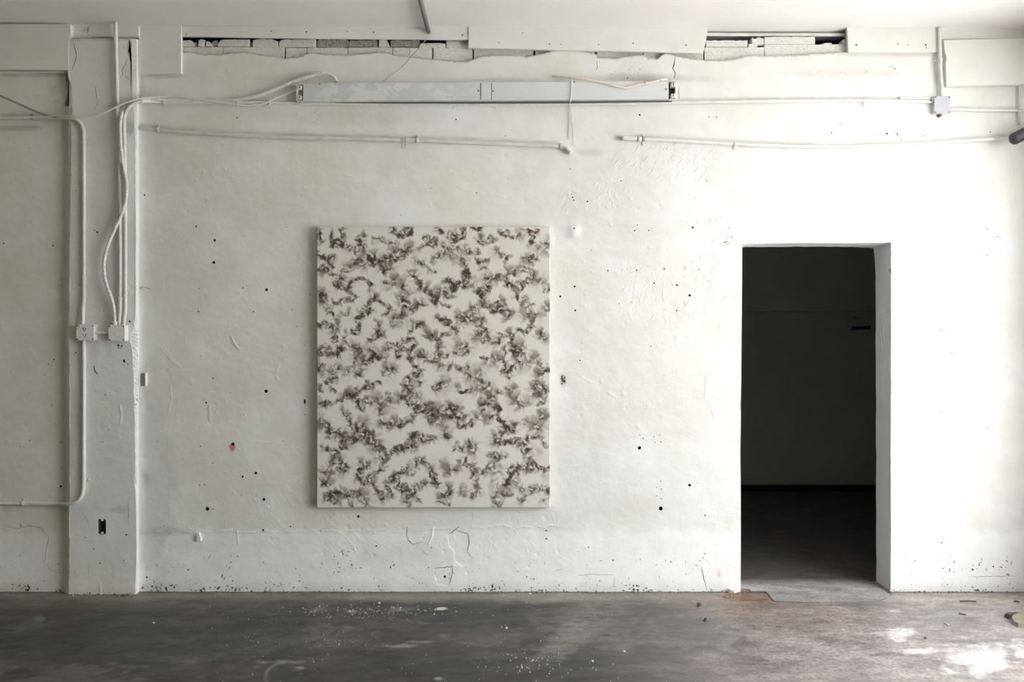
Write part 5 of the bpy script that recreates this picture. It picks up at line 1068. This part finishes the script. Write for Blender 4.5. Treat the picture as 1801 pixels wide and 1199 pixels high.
for lb, q in (('single bright white paint chip on dark floor in front of the pillar', (270.4, 1094.4)), ('white oval paint chip on the floor in line with the trench patch', (1042, 1162)), ('pale oval paint chip on the floor between trench and doorway', (1098, 1145)), ('grey-white paint chip on the floor below the painting middle', (891, 1104)), ('white paint chip near wall foot below the painting corner', (667, 1060)), ('white flake against the wall foot under the painting', (932, 1043.6))):
    x, y = q; rx = random.uniform(1.9, 2.7)
    chunk('paint_chip', lb, 'paint chip', [(x+rx*math.cos(t)*random.uniform(.8, 1.2), y+.95*math.sin(t)*random.uniform(.8, 1.2)) for t in [i*math.pi/3.5 for i in range(7)]], .0022, M_CHIPW)
# uncountable specks of fallen paint and the crumbs along the wall foot
def specks(name, label, n, gen, mat, h):
    bm = bmesh.new()
    for _ in range(n):
        v = gen()
        if v is None: continue
        x, y, s = v; k = random.randint(4, 6); a0 = random.random()*6; el = random.uniform(.5, 1); th = random.random()*3
        ring = []
        for i in range(k):
            r = s*random.uniform(.6, 1.2); t = a0+i*2*math.pi/k; u, w = r*math.cos(t), r*el*math.sin(t)
            ring.append((x+u*math.cos(th)-w*math.sin(th), y+u*math.sin(th)+w*math.cos(th)))
        a = [bm.verts.new((p[0], p[1], -.004)) for p in ring]; hh = h*random.uniform(.5, 1.4)
        b = [bm.verts.new((x+(p[0]-x)*.75, y+(p[1]-y)*.75, hh*random.uniform(.8, 1.2))) for p in ring]
        bm.faces.new(b)
        for i in range(k): bm.faces.new((a[i], a[(i+1) % k], b[(i+1) % k], b[i]))
    tag(from_bm(name, bm, mat), label, 'debris', kind='stuff')
def g_flake():
    r = random.random()
    if r < .25: p = G(random.gauss(690, 60), random.gauss(1073, 6)); s = random.uniform(.0022, .006)
    elif r < .35: p = G(random.gauss(560, 40), random.gauss(1074, 6)); s = random.uniform(.002, .0055)
    elif r < .5: p = G(random.gauss(940, 50), random.gauss(1166, 10)); s = random.uniform(.002, .0055)
    else: p = G(random.uniform(350, 1250), 1050+150*random.random()**.8); s = random.uniform(.0013, .0036)
    if p.y > -.03: return None
    return p.x, p.y, s
specks('paint_flakes', 'scatter of tiny white paint flakes on the dark concrete floor', 260, g_flake, mat_flat('flake', (.46, .445, .42), .7), .0025)
def g_crumb():
    x = random.uniform(-2.95, 3.0)
    if 1.36 < x < 2.2: return None
    if -2.58 < x < -2.2: return x, -.058-abs(random.gauss(0, .010)), random.uniform(.002, .007)
    dens = .5+.5*math.sin(x*3.1)+.5*math.sin(x*7.7)
    if random.random() > .35+.5*dens: return None
    return x, -.004-abs(random.gauss(0, .010)), random.uniform(.0015, .006)
specks('crumbs', 'line of dirt and plaster crumbs along the foot of the wall', 300, g_crumb, mat_flat('dirt_crumb', (.17, .15, .13), .9), .0035)
specks('plaster_crumbs', 'pale plaster crumbs strewn along the foot of the wall', 160, g_crumb, mat_flat('pale_crumb', (.5, .47, .43), .9), .004)
